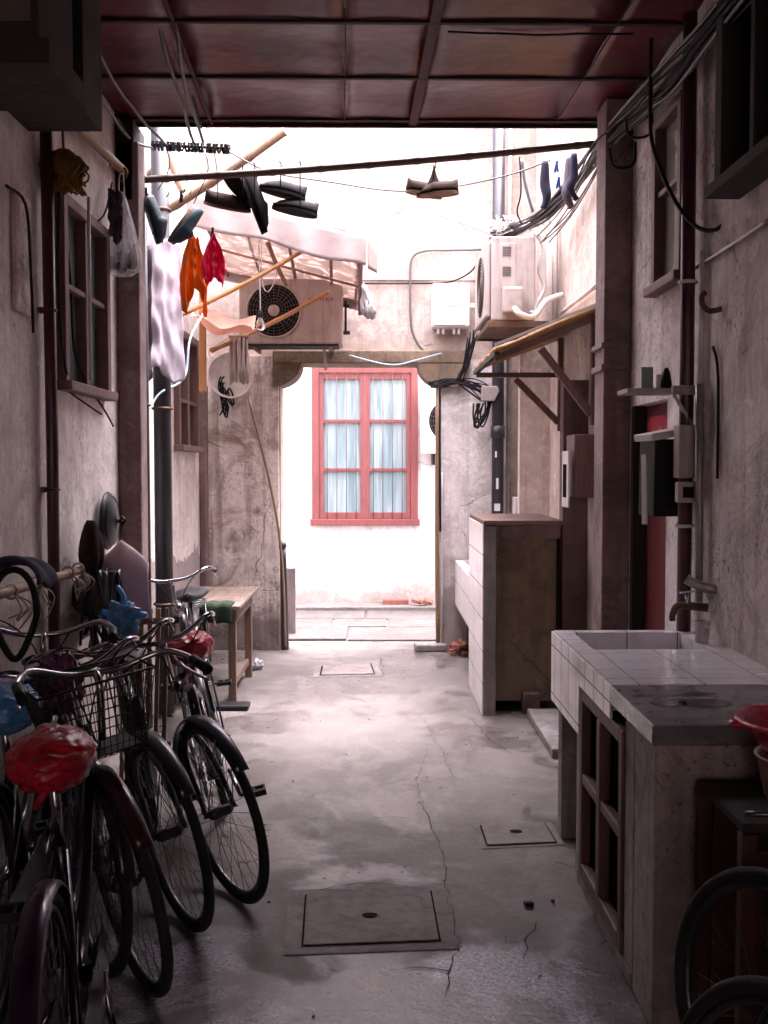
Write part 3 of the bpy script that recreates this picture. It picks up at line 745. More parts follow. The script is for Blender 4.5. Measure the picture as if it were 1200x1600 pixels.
# storage pole along left wall with things hung on it
sp = thing('storage_pole', 'horizontal bamboo storage pole tied along the left wall with knotted string', 'pole', (XL+.06, 4.3, 1.07))
MB().tube([(XL+.07, 3.35, 1.10), (XL+.065, 4.2, 1.085), (XL+.06, 5.45, 1.06)], .02, 10, 2).build('bamboo', M['bamboo'], sp)
rd = random.Random(2)
for y in (3.75, 4.05, 4.45, 4.6):
    m = MB(); m.torus((XL+.068, y, 1.088), .024, .006, 'Y', 14, 5)
    for q in range(4): m.tube([(XL+.08, y, 1.08), (XL+.1+rd.uniform(-.02, .04), y+rd.uniform(-.04, .04), 1.03), (XL+.09+rd.uniform(-.02, .03), y+rd.uniform(-.05, .05), .96+rd.uniform(-.03, .05))], .0035, 5, 3)
    m.build('string_tie', M['mop'], sp)

def cloth_hang(name, label, cat, c, wx, wy, h, mat, folds=5, amp=.03, group=None, seed=0, taper=0.0, solid=.004, bottom=.04, nu=36, nv=26, pinch=0, curl=0, prof=None):
    """sheet hanging from a line through c (top centre); wx,wy = horizontal extent vector"""
    rd = random.Random(seed); ph = [rd.uniform(0, 6) for _ in range(4)]
    W = V((wx, wy, 0)); Nn = V((-wy, wx, 0)).normalized()
    def fn(u, v):
        w = prof(v) if prof else 1 - pinch*(1-v)**2 + taper*v
        off = amp*(math.sin(u*folds*PI + ph[0] + v*1.2)*.7 + math.sin(u*folds*2.3*PI + ph[1])*.3)*(.35+.65*v)
        off += .02*noise.noise(V((u*5+seed, v*6, 0)))
        z = -h*v - bottom*v*math.sin(u*7+ph[2])*.5 + .006*math.sin(u*31)
        return V(c) + W*(u-.5)*w + Nn*(off+curl*v) + V((0, 0, z))
    return tag(MB().grid(fn, nu, nv).build(name, mat, solid=solid), label, cat, group)

# shoes / slippers
def shoe(name, label, cat, loc, rot, L=.26, mat=None, sole=None, group=None, slipper=False, scale=1):
    t = thing(name, label, cat, loc, group); t.rotation_euler = rot; t.scale = (scale, scale, scale*(.82 if not slipper else 1))
    n = 16; m = 14; vs = []
    for i in range(n+1):
        u = i/n; x = (u-.5)*L
        w = .048*(1-.12*math.cos(u*2*PI))*(1-abs(2*u-1)**5*.55)
        if u > .5: hgt = .035 + .055*(1-u)/.5*1.1
        else: hgt = .088 if not slipper else .05 + .03*u
        if u > .92: hgt *= .75
        for q in range(m):
            a = 2*PI*q/m
            z = max(math.sin(a), -.35)
            vs.append((x, w*math.cos(a)*(1 if z < .3 else .82), .016 + hgt*(z+.35)/1.35*(1 if not (.08 < u < .55 and math.sin(a) > .8 and not slipper) else .55)))
    fs = [(i*m+q, i*m+(q+1) % m, (i+1)*m+(q+1) % m, (i+1)*m+q) for i in range(n) for q in range(m)]
    fs += [tuple(range(m)), tuple(n*m+q for q in range(m))]
    mm = MB(); mm.add(vs, fs, True); mm.v = [p + V((0,0,0)) for p in mm.v]
    def loc_build(mb, nm, mt):
        o = mb.build(nm, mt, None, origin=(0, 0, 0)); o.parent = t; o.location = (0, 0, 0); return o
    loc_build(mm, 'upper', mat)
    so = []
    for i in range(28):
        a = 2*PI*i/28; x = math.cos(a)*L*.5; so.append((x*1.03, math.sin(a)*(.05-.006*math.cos(a))*(1+.0*x)))
    loc_build(MB().prism(so, 0, .02, 'XY'), 'sole', sole)
    return t
GS = 'shoes and slippers hung to dry'
def hang_wire(a, b):
    pass
tp = P(355, 325, 6.05); shoe('shoe', 'dark shoe hung sole-out at the left of the black cluster on the bamboo pole', 'shoe', tp, (.5, .15, .2), .27, M['shoe_b'], M['sole'], GS)
tp = P(392, 322, 6.0); shoe('shoe', 'black shoe hanging toe-down in the middle of the pole cluster', 'shoe', tp, (.2, 1.2, .3), .29, M['shoe_k'], M['shoe_k'], GS, scale=1.15)
tp = P(377, 300, 6.08); shoe('shoe', 'black shoe tucked behind the toe-down one on the pole', 'shoe', tp, (1.3, .5, .8), .26, M['shoe_k'], M['shoe_k'], GS, scale=1.15)
tp = P(440, 305, 6.0); shoe('shoe', 'upper of two black shoes hanging level right of the cluster', 'shoe', tp, (.1, -.22, PI+.1), .27, M['shoe_k'], M['shoe_k'], GS)
tp = P(460, 333, 6.0); shoe('shoe', 'lower of two black shoes hanging level right of the cluster', 'shoe', tp, (.1, -.18, PI+.1), .26, M['shoe_k'], M['shoe_k'], GS)
tp = P(662, 306, 6.02); shoe('slipper', 'brown slipper with tan sole, left of the pair on the line', 'slipper', tp, (.1, .12, .25), .22, M['shoe_b'], M['sole'], GS, scale=.98)
tp = P(684, 306, 5.98); shoe('slipper', 'brown slipper with tan sole, right of the pair on the line', 'slipper', tp, (0, .05, PI-.15), .24, M['shoe_b'], M['sole'], GS, scale=1.0)
# cone peak of the slipper pair: the twisted strap that hangs it
tag(MB().lathe([(.055, -.07), (.036, -.03), (.018, .01), (.007, .05), (.004, .075)], P(678, 278, 5.98), 'Z', 14, (1, .45)).build('slipper_tongue', M['shoe_b']),
    'pointed brown cloth tongue by which the slipper pair hangs', 'cloth')
tp = P(233, 345, 5.8); shoe('slipper', 'teal slipper hanging nearest the left wall, left of the orange rag', 'slipper', tp, (.3, 1.25, .6), .26, M['shoe_t'], M['plas_k'], GS, True)
tp = P(283, 348, 5.95); shoe('slipper', 'dark teal slipper hanging just above the orange rag', 'slipper', tp, (.2, 2.2, .3), .26, M['shoe_t'], M['sole'], GS, True)
def peg(p, mat, label, g='clothes pegs'):
    m = MB(); p = V(p); m.bar(p+V((0, 0, .025)), p+V((.006, 0, -.04)), .013, .008); m.bar(p+V((.002, .008, .025)), p+V((-.01, .010, -.04)), .013, .008)
    tag(m.build('clothes_peg', mat, bevel=.002), label, 'peg', g)
peg(P(228, 300, 5.8), M['shoe_t'], 'dark peg gripping the left teal slipper')
peg(P(283, 305, 5.9), M['shoe_t'], 'dark peg above the slipper over the orange rag')
peg(P(332, 362, 6.0), M['plas_k'], 'black peg holding the magenta rag')

for q, (px_, py_, l_) in enumerate(((376, 266, .10), (395, 264, .14), (436, 262, .09), (467, 262, .22), (678, 262, .05))):
    a_ = P(px_, py_, 5.85); n_ = ('over the tucked-in shoe', 'over the toe-down shoe', 'over the upper level shoe', 'over the lower level shoe', 'over the brown slipper pair')[q]
    tag(MB().tube([a_+V((0, 0, .035)), a_+V((.012, 0, .02)), a_+V((.004, .04, -.01)), a_+V((0, .1, -l_))], .0035, 6, 3).build('hanging_hook', M['cable']), 'thin dark wire hook on the drying pole '+n_, 'hook', 'wire hooks on the drying pole')
cloth_hang('towel', 'long pale lilac towel hanging from the left pole', 'towel', P(250, 372, 6.1)+V((.01, 0, 0)), .17, .24, .80, M['cloth_w'], 2.6, .016, seed=3, bottom=.09, taper=.15, nu=60, nv=40)
cloth_hang('towel', 'long dark towel hanging left of the pale lilac one', 'towel', P(216, 380, 5.9), .10, .26, .78, M['cloth_d'], 5, .03, seed=5)
cloth_hang('towel', 'short dark cloth hanging under the pale lilac towel hem', 'towel', P(248, 500, 6.2), .14, .12, .24, M['cloth_d'], 4, .02, seed=6)
cloth_hang('rag', 'ragged orange mesh cloth pegged to the line', 'rag', P(303, 370, 6.0), .13, .08, .37, M['cloth_o'], 6, .028, seed=8, bottom=.16, nu=50, nv=34, prof=lambda v: .35+.75*math.sin(min(1, v*1.6)*PI/2)-.25*max(0, v-.6))
cloth_hang('rag', 'magenta rag pinched to a point by a black peg', 'rag', P(334, 366, 6.0), .125, .05, .27, M['cloth_p'], 5, .022, seed=9, bottom=.05, nu=44, nv=34, prof=lambda v: .06+1.0*math.sin(min(1, v*1.45)*PI/2)-.9*max(0, v-.68))
# carrier bag with dark contents
bgp = P(190, 300, 5.4)
bt = thing('carrier_bag', 'white translucent carrier bag with dark contents hanging before the left pilaster', 'bag', bgp + V((0, 0, -.42)))
m = MB()
m.lathe([(.012, 0), (.03, -.06), (.055, -.16), (.08, -.26), (.095, -.33), (.09, -.40), (.05, -.43), (.001, -.435)], bgp, 'Z', 30, (1.0, .8))
for i, v in enumerate(m.v):
    d = v - bgp; a = math.atan2(d.y, d.x); m.v[i] = bgp + V((d.x*(1+.09*math.sin(a*9)), d.y*(1+.09*math.sin(a*9)), d.z))
m.build('film', M['film'], bt)
m = MB()
for (dx, dy, dz, r) in ((-.03, 0, -.36, .045), (.03, .02, -.355, .05), (0, -.03, -.385, .04), (.045, -.02, -.37, .035), (-.02, .01, -.32, .03)): m.sphere(bgp+V((dx, dy, dz)), r, r, r*.8)
m.build('contents', M['shoe_b'], bt)
MB().tube([bgp+V((-.015, 0, -.02)), bgp+V((-.01, 0, .08)), bgp+V((0, .02, .10)), bgp+V((.01, 0, .08)), bgp+V((.015, 0, -.02))], .004, 6, 3).build('handle', M['plas_w'], bt)
cloth_hang('dark_glove', 'small dark glove-like cloth hanging in front of the carrier bag', 'cloth', P(180, 298, 5.3), .06, .06, .25, M['cloth_d'], 3, .01, seed=12)
# yellow sponge bundle
m = MB(); pc = P(100, 262, 4.4)
rd = random.Random(11)
for i in range(140): m.tube([pc+V((rd.uniform(-.02, .02), rd.uniform(-.03, .03), .07)), pc+V((rd.uniform(-.09, .09), rd.uniform(-.07, .07), rd.uniform(-.02, .03))), pc+V((rd.uniform(-.08, .08), rd.uniform(-.06, .06), rd.uniform(-.11, -.05)))], [.003, .006], 5, 3)
m.sphere(pc, .07, .06, .08)
ys = thing('mesh_bundle', 'shaggy yellow mesh scrubbing bundle hanging high on the left wall', 'bundle', pc)
m.build('mesh', M['yellow'], ys)
MB().tube([pc+V((0, 0, .05)), pc+V((-.01, .02, .2)), pc+V((0, .02, .34))], .006, 6, 2).build('cord', M['bamboo_d'], ys)

# ================================================================ poles and lines across the lane
def pole(name, label, a, b, r, mat, knots=True, group=None, cat='pole'):
    a, b = V(a), V(b); t = thing(name, label, cat, (a+b)/2, group)
    sag = V((0, 0, -.015)); pts = [a, a.lerp(b, .33)+sag, a.lerp(b, .66)+sag, b]
    L = (b-a).length; q = smooth_path(pts, max(8, int(L/.03/3))); rs = []
    for i, p in enumerate(q):
        s_ = L*i/(len(q)-1); f = (s_ % .27)/.27
        rs.append(r*(1-.08*i/len(q))*(1.17 if (knots and f < .12) else 1))
    MB().tube(q, rs, 10).build('cane', mat, t)
    return t
pole('drying_pole', 'long bamboo drying pole crossing the whole lane with shoes hung on it', P(203, 282, 5.85), P(938, 224, 5.75), .021, M['bamboo_d'])
pole('bamboo_brace', 'bamboo brace slanting up from the left posts to the canopy edge', P(222, 352, 6.5), P(446, 205, 6.2), .026, M['bamboo'])
pole('bamboo_brace', 'short bamboo stick slanting behind the carrier bag pole end', P(215, 283, 6.4), P(262, 240, 6.4), .02, M['bamboo'], False)
pole('bamboo_brace', 'flat worn slat hanging behind the row of clips', P(262, 236, 6.6), P(286, 300, 6.6), .026, M['bamboo'], False)
# rack of clips
rk = thing('clip_rack', 'black rod crowded with clothes clips under the canopy edge on the left', 'clip rack', P(300, 230, 5.9))
a, b = P(236, 226, 5.9), P(360, 232, 5.88)
MB().tube([a, b], .009, 8).build('rod', M['plas_k'], rk)
rd = random.Random(5)
for i in range(22):
    c = a.lerp(b, (i+rd.uniform(.1, .8))/22)
    m = MB(); an = rd.uniform(-.6, .6)
    m.bar(c+V((-.012*an, .004, .022)), c+V((.02*an, .008, -.03)), .016, .012); m.bar(c+V((.012*an, -.01, .02)), c+V((-.02*an, -.012, -.032)), .014, .010)
    m.build('clip', M['plas_k'], rk, bevel=.002)
for i, x in enumerate((.18, .3, .42, .52, .63, .78)):
    c = a.lerp(b, x); MB().tube([c, c+V((.02+.03*rd.random(), 0, -.12)), c+V((.05*rd.uniform(-1, 1), 0, -.22-.1*rd.random()))], .0028, 5, 3).build('string', M['cable'], rk)
# clothes line
tube_thing('clothes_line', 'thin sagging clothes line across the lane below the bamboo pole', 'line', [P(350, 232, 6.1), P(420, 268, 6.1), P(520, 285, 6.05), P(600, 297, 6.05), P(660, 298, 6.0), P(720, 290, 6.0), P(800, 272, 6.0), P(860, 250, 6.0)], .0045, M['cable_g'], 6, 4)
tube_thing('thin_line', 'very fine line slanting down to the right-hand cooling unit', 'line', [P(560, 300, 6.3), P(680, 335, 7.0), P(770, 368, 7.4)], .0018, M['cable_g'], 5, 4)

# overhead wires (left)
def wire(label, pts, r=.008, mat='cable', n=7, k=5, name='overhead_wire', jit=.0, seed=0, group=None):
    rd = random.Random(seed); q = smooth_path(pts, k)
    if jit: q = [p + V((rd.uniform(-jit, jit), rd.uniform(-jit, jit), rd.uniform(-jit, jit))) for p in q]
    return tag(MB().tube(q, r, n).build(name, M[mat]), label, 'wire', group)
wire('left one of the two thick twisted wires entering at top centre-left', [P(236, -60, 4.2), P(250, 50, 4.6), P(275, 130, 5.1), P(302, 222, 5.85)], .009, 'cable_g', jit=.004, seed=1)
wire('right one of the two thick twisted wires entering at top centre-left', [P(262, -60, 4.2), P(277, 60, 4.6), P(293, 150, 5.2), P(318, 222, 5.85)], .009, 'cable_g', jit=.004, seed=2)
wire('pale wire sweeping down from the top left corner to the beam end', [P(40, -30, 3.9), P(100, 60, 4.2), P(140, 125, 4.6), P(165, 165, 5.0), P(200, 215, 5.6), P(240, 232, 5.9)], .008, 'cable_g', jit=.003, seed=3)
wire('second wire from the top left, running just right of the first', [P(105, -30, 4.0), P(150, 75, 4.4), P(185, 140, 4.9), P(225, 190, 5.5), P(262, 228, 5.9)], .008, 'cable_g', jit=.003, seed=4)
wire('thin wire under the canopy curving across to the clip rack', [P(180, 8, 4.4), P(240, 60, 4.8), P(290, 120, 5.2), P(315, 200, 5.8)], .006, 'cable', seed=5)
wire('black wire strung with little ties below the canopy joists', [P(160, 0, 4.45), P(300, 40, 4.6), P(420, 68, 4.8), P(560, 82, 4.9), P(680, 95, 4.95), P(800, 96, 5.0), P(960, 86, 4.9), P(1010, 60, 4.7)], .006, 'cable', jit=.003, seed=6)
wire('thin wire fixed along the canopy joist', [P(700, 50, 4.55), P(840, 54, 4.6), P(990, 52, 4.5)], .005, 'cable', jit=.003, seed=61)
wire('looping wire beside the beam end dropping to the pole', [P(180, 180, 5.4), P(205, 225, 5.7), P(213, 278, 5.8)], .007, 'cable', seed=7)
wire('thin black wire drooping from the pole end down the left wall', [P(175, 285, 5.4), P(165, 330, 5.2), P(154, 345, 5.1)], .005, 'cable', seed=8)
wire('black wire dangling in front of the left casement window', [P(98, 200, 4.75), P(100, 330, 4.78), P(110, 440, 4.8), P(116, 545, 4.85), P(135, 598, 4.9)], .006, 'cable', seed=9)
wire('black wire following the maroon pipe down the left wall', [P(92, 300, 4.4), P(92, 470, 4.4), P(100, 560, 4.42), P(105, 585, 4.45)], .006, 'cable', seed=10)
wire('frayed wire hooked to the left wall beside the peeling board', [P(10, 290, 3.9), P(40, 320, 4.05), P(48, 420, 4.1), P(52, 520, 4.15)], .006, 'cable', seed=11)
wire('pale blue hose wire looping low between the dark pipes and the far window', [P(160, 615, 5.4), P(200, 640, 5.8), P(228, 644, 6.0), P(250, 614, 6.2), P(288, 590, 6.5), P(297, 530, 6.6), P(318, 490, 6.8)], .007, 'cable_b', seed=12)

# ================================================================ tarpaulin shelter on the left
tarp = thing('tarpaulin_awning', 'translucent sheet awning with a grey-pink hanging edge above the left cooling unit', 'awning', (-.7, 7.4, 2.95))
fl_, fr_ = P(292, 303, 6.9), P(572, 372, 6.9); bl_, br_ = P(345, 420, 8.45), P(562, 470, 8.45)
def fs_(u, v): 
    p = (fl_.lerp(fr_, u)).lerp(bl_.lerp(br_, u), v); p.z += .02*math.sin(u*9+v*4) - .02*math.sin(v*PI); return p
MB().grid(fs_, 40, 30).build('sheet', M['sheet'], tarp, solid=.002)
def fv(u, v):
    p = fl_.lerp(fr_, u) + V((0, -.02 - .02*v, .004 - (.205+.015*math.sin(u*11))*v)); p.y += .012*math.sin(u*26)*v; return p
MB().grid(fv, 60, 8).build('valance', M['tarp'], tarp, solid=.003)
def fv2(u, v):
    a = fr_ + V((.012, -.02, 0)); b = P(589, 392, 7.25)
    p = a.lerp(b, u); p.z -= (.205 - .05*u)*v; return p
MB().grid(fv2, 10, 6).build('valance', M['tarp'], tarp, solid=.003)
for u in (.05, .3, .55, .8, .97):
    a, b = fs_(u, 0), fs_(u, 1); MB().tube([a+V((0, 0, -.03)), b+V((0, 0, -.03))], .013, 8).build('rafter', M['bamboo'], tarp)
for v in (.55,):
    a, b = fs_(0, v), fs_(1, v); MB().tube([a+V((0, 0, -.05)), b+V((0, 0, -.05))], .010, 8).build('rafter', M['bamboo'], tarp)
MB().bar(bl_+V((0, -.02, -.05)), br_+V((.02, -.02, -.05)), .03, .075).build('rear_beam', M['tarp'], tarp)
MB().bar(P(563, 410, 7.3), P(563, 492, 7.3), .03, .04).build('post', M['brownframe'], tarp)
m = MB()
for i in range(14):
    rdm = random.Random(i); m.tube([P(566+i % 3*3, 445, 7.25)+V((0, .01*i, 0)), P(570+rdm.randint(-6, 12), 470, 7.25), P(574+rdm.randint(-8, 12), 490+rdm.randint(-4, 8), 7.25)], [.006, .018], 6, 2)
m.build('torn_edge', M['plas_w'], tarp)
pole('bamboo_brace', 'long orange bamboo stick slanting up under the tarpaulin from the wooden post', P(262, 502, 6.9), P(474, 392, 6.95), .015, M['bamboo_o'])
pole('bamboo_brace', 'orange bamboo stick crossing in front of the fan of the left cooling unit', P(330, 548, 7.0), P(514, 456, 7.5), .016, M['bamboo_o'])
pole('bamboo_brace', 'brown bamboo strut hanging steeply under the tarpaulin', P(418, 378, 7.2), P(448, 446, 7.4), .017, M['bamboo'])
tag(MB().bar(P(317, 415, 7.0), P(317, 612, 7.0), .045, .04).build('wooden_post', M['bamboo_o'], bevel=.004), 'upright orange brown wooden post below the magenta rag', 'post')

# bulb
bp = P(407, 500, 7.1); bl = thing('light_bulb', 'bare unlit glass bulb dangling in front of the left fan', 'light bulb', bp)
MB().lathe([(.0001, -.075), (.018, -.072), (.032, -.052), (.034, -.035), (.024, -.008), (.014, .012), (.013, .02)], bp, 'Z', 20).build('glass', M['clear'], bl)
MB().lathe([(.013, .015), (.018, .02), (.018, .055), (.008, .065), (.0001, .066)], bp, 'Z', 16).build('socket', M['plas_k'], bl)
MB().tube([bp+V((0, 0, .06)), P(406, 440, 7.1), P(404, 375, 7.05)], .004, 6, 3).build('cord', M['cable_w'], bl)
wire('loose white cord looped beside the bulb', [P(408, 380, 7.15), P(410, 440, 7.2), P(418, 456, 7.2), P(428, 442, 7.25), P(432, 425, 7.3)], .004, 'cable_w', seed=13)

# salmon cloth in a sling, mop, basin
c0 = P(350, 505, 6.9)
def fc(u, v):
    x = (u-.5)*.40; y = (v-.5)*.26
    z = -.05*math.cos((u-.5)*PI)*math.cos((v-.5)*PI)*1.6 + .03*(abs(2*u-1)+abs(2*v-1))*.6 + .02*math.sin(u*9+v*5)
    return c0 + V((x, y, z + (.10*(1-v)-.05)*-1 + .025*(u-.5)*-3))
tag(MB().grid(fc, 30, 24).build('cloth', M['cloth_k'], solid=.004), 'salmon pink cloth spread sagging over the bamboo sticks', 'cloth')
mo = thing('string_mop', 'string mop hanging head-down under the salmon cloth', 'mop', P(372, 535, 7.1))
rd = random.Random(21); m = MB()
for i in range(40):
    a = P(359+rd.random()*26, 528, 7.1) + V((0, rd.uniform(-.03, .03), 0)); m.tube([a, a+V((rd.uniform(-.01, .01), 0, -.12)), a+V((rd.uniform(-.02, .02), rd.uniform(-.02, .02), -.27-rd.random()*.05))], .006, 5, 2)
m.build('strings', M['mop'], mo)
MB().tube([P(358, 527, 7.1), P(388, 526, 7.1)], .014, 8).build('head', M['bamboo'], mo)
bn = P(363, 588, 8.45); MBn = MB().lathe([(.0001, .0), (.12, -.01), (.16, -.035), (.18, -.09), (.185, -.095), (.187, -.09), (.165, -.03), (.12, 0.004)], bn, 'Y', 30)
tag(MBn.build('wall_basin', M['pier_white']), 'pale enamel basin hanging flat against the grimy pier behind the mop', 'basin')
m = MB(); rd = random.Random(30)
for i in range(16): a = P(342+rd.random()*16, 585+rd.random()*45, 8.4); m.tube([a, a+V((rd.uniform(-.03, .03), 0, -.05)), a+V((rd.uniform(-.04, .04), 0, -.14))], .007, 5, 2)
tag(m.build('string_tangle', M['cable']), 'dark tangle of string hanging on the grimy pier beside the basin', 'string')

# ================================================================ cooling units
def ac_unit(name, label, x0, x1, y0, y1, z0, z1, mat, face, fan_c, fan_r, text=None, grp='cooling units'):
    """face: 'Y' -> fan looks towards the camera (y0 side), 'X' -> towards -X side"""
    t = thing(name, label, 'air conditioner', ((x0+x1)/2, (y0+y1)/2, z0), grp)
    MB().box(x0, x1, y0, y1, z0, z1).build('casing', mat, t, bevel=.012)
    if face == 'Y': o = V((fan_c, y0, (z0+z1)/2+.005)); ax = 'Y'; sgn = -1
    else: o = V((x0, fan_c, (z0+z1)/2)); ax = 'X'; sgn = -1
    MB().lathe([(fan_r+.012, .001), (fan_r+.012, -.012), (fan_r, -.014), (fan_r-.006, -.004)], o, ax, 40).build('fan_ring', mat, t)
    MB().lathe([(.0001, -.003), (fan_r, -.003)], o, ax, 40).build('fan_opening', M['acdark'], t)
    g = MB()
    for i in range(1, 9): 
        g.torus(o + (V((0, -.012, 0)) if ax == 'Y' else V((-.012, 0, 0))), fan_r*i/9, .0018, ax, 36, 4)
    for i in range(24):
        a = 2*PI*i/24
        d = V((math.cos(a), 0, math.sin(a))) if ax == 'Y' else V((0, math.cos(a), math.sin(a)))
        off = V((0, -.010, 0)) if ax == 'Y' else V((-.010, 0, 0))
        g.tube([o+off+d*.04, o+off+d*fan_r], .0018, 4)
    g.build('grille', M['acgrille'], t)
    MB().lathe([(.0001, -.018), (.042, -.016), (.045, -.005)], o, ax, 24).build('hub_badge', mat, t)
    return t
acl = ac_unit('cooling_unit', 'taupe cooling unit with a big round fan above the doorway on the left', -1.05, -.25, 8.02, 8.33, 2.50, 3.0, M['ac2'], 'Y', -.78, .205)
def text_mesh(s, size, loc, rot, mat, parent, name='lettering', ext=.001, spacing=1.0):
    cu = bpy.data.curves.new('t', 'FONT'); cu.body = s; cu.size = size; cu.extrude = ext; cu.align_x = 'CENTER'; cu.align_y = 'CENTER'; cu.space_character = spacing
    tmp = bpy.data.objects.new('t', cu); C.objects.link(tmp)
    dg = bpy.context.evaluated_depsgraph_get(); me = bpy.data.meshes.new_from_object(tmp.evaluated_get(dg))
    bpy.data.objects.remove(tmp); me.materials.clear(); me.materials.append(mat)
    from mathutils import Euler
    o = bpy.data.objects.new(name, me); C.objects.link(o); o.parent = parent
    o.location = V(loc) - parent.location; o.rotation_euler = rot
    return o
M['redink'] = simple('red_ink', (.30, .03, .03), .6, scale=9)
M['ink'] = simple('grey_ink', (.10, .11, .16), .6, scale=9)
# worn red lettering: only blurred upright strokes are left of it in the photo
m = MB(); x = -.505; rd = random.Random(3)
for i in range(9):
    hgt = .026; m.box(x, x+.006, 8.016, 8.019, 2.828, 2.828+hgt)
    if i % 2 == 0: m.box(x+.007, x+.014, 8.016, 8.019, 2.828+rd.choice((0, .01, .02)), 2.834+rd.choice((0, .01, .016)))
    x += .0215
m.build('lettering', M['redink'], acl)
for x in (-.95, -.35): MB().bar((x, 8.05, 2.49), (x, 8.57, 2.49), .03, .02).bar((x, 8.55, 2.48), (x, 8.55, 2.62), .03, .02).build('bracket', M['rust'], acl)
MB().box(-1.02, -.28, 8.04, 8.3, 2.485, 2.499).build('base_rail', M['darkframe'], acl)
tag(MB().tube([P(540, 470, 8.3), P(540, 522, 8.3)], .010, 8).bar(P(534, 520, 8.3), P(547, 520, 8.3), .012, .03).bar(P(535, 478, 8.3), P(546, 478, 8.3), .012, .02).build('valve_spindle', M['darkframe']), 'thin black rod with a knob beside the left cooling unit', 'rod')
tag(MB().bar(P(506, 540, 8.2), P(509, 578, 8.2), .022, .012).build('hanging_clip', M['ac'], bevel=.003), 'pale strip hanging over the lintel from a red hook', 'strip')
tag(MB().sphere(P(507, 543, 8.19), .014, n=8, m=6).build('red_hook', M['bagred']), 'small red hook above the lintel', 'hook')

acr = thing('cooling_unit', 'cream cooling unit on the right wall above the wooden awning', 'air conditioner', (.98, 7.75, 2.52), 'cooling units')
MB().box(.83, 1.14, 7.3, 8.15, 2.58, 3.17).build('casing', M['ac'], acr, bevel=.012)
MB().box(.79, .829, 7.34, 8.1, 2.61, 3.14).build('front_panel', M['ac'], acr, bevel=.012)
MB().lathe([(.0001, -.003), (.22, -.003)], (.79, 7.66, 2.87), 'X', 36).build('fan_opening', M['acdark'], acr)
m = MB()
for i in range(1, 10): m.torus((.784, 7.66, 2.87), .22*i/9, .002, 'X', 36, 4)
m.build('grille', M['acgrille'], acr)
m = MB()
m.box(.895, 1.0, 7.292, 7.299, 2.80, 3.12).build('service_panel', M['ac'], acr, bevel=.003)
for z0 in (3.08, 2.94):
    m = MB()
    for i in range(6): m.box(.905, .965, 7.287, 7.2915, z0+.012*i-.05, z0+.012*i-.045)
    m.build('louvre', M['acgrille'], acr)
m = MB().box(.90, 1.04, 7.19, 7.289, 2.62, 2.80); m.build('valve_cover', M['ac'], acr, bevel=.015)
m = MB().tube([(.98, 7.2, 2.65), (1.0, 7.1, 2.60), (1.1, 7.12, 2.58), (1.2, 7.2, 2.7), (XR-.02, 7.3, 2.76)], .02, 8, 4)
m.build('insulated_pipe', M['cable_w'], acr)
MB().box(.80, XR, 7.28, 7.32, 2.53, 2.575).box(.80, XR, 8.08, 8.12, 2.53, 2.575).box(.81, 1.16, 7.33, 8.07, 2.545, 2.575).build('bracket', M['rust'], acr, bevel=.003)

# small unit in the courtyard
acf = ac_unit('cooling_unit', 'small white cooling unit low beyond the right edge of the doorway', .50, 1.25, 10.85, 11.15, 1.68, 2.36, M['meter'], 'Y', .80, .23)
MB().box(.62, .68, 10.9, 11.2, 1.56, 1.68).build('bracket', M['plas_k'], acf)

# meter box
mt = thing('meter_box', 'white plastic meter box with rounded lid on the wall right of the doorway', 'meter box', (.63, 8.5, 2.66))
MB().box(.475, .785, 8.47, YB, 2.69, 3.05).build('case', M['meter'], mt, bevel=.02)
MB().box(.487, .745, 8.455, 8.469, 2.705, 3.04).build('lid', M['meter'], mt, bevel=.006)
MB().box(.79, .83, 8.5, 8.53, 2.85, 2.89).build('hasp', M['meter'], mt, bevel=.01)
for x in (.53, .57, .66, .70): MB().tube([(x, 8.53, 2.69), (x, 8.53, 2.64)], .012, 8).build('cable_gland', M['meter'], mt)
m = MB().bar((.54, 8.4535, 2.850), (.552, 8.4535, 2.832), .004, .002); m.bar((.555, 8.4535, 2.872), (.575, 8.4535, 2.850), .012, .002)
for i in range(5): m.box(.60+i*.024, .612+i*.024, 8.4525, 8.4548, 2.853, 2.867)
m.bar((.735, 8.4535, 2.865), (.72, 8.4535, 2.835), .005, .002)
m.build('lettering', M['ink'], mt)

# conduits on gateway wall
wire('grey conduit loop on the gateway wall left of the meter box', [P(752, 390, 8.58), P(700, 391, 8.6), P(664, 392, 8.6), P(645, 402, 8.6), P(641, 430, 8.6), P(642, 500, 8.6), P(648, 528, 8.6), P(663, 548, 8.6), P(690, 552, 8.58)], .010, 'cable_g', name='conduit', seed=20)
wire('black cable curving from the gateway wall behind the meter box to the right-hand cooling unit', [P(570, 443, 8.6), P(640, 443, 8.6), P(700, 441, 8.6), P(735, 425, 8.5), P(752, 400, 8.3)], .007, 'cable', name='conduit', seed=21)
wire('pale blue cable sagging over the lintel', [P(545, 555, 8.5), P(590, 567, 8.48), P(620, 570, 8.48), P(650, 563, 8.48), P(690, 552, 8.5)], .007, 'cable_b', name='conduit', seed=22)
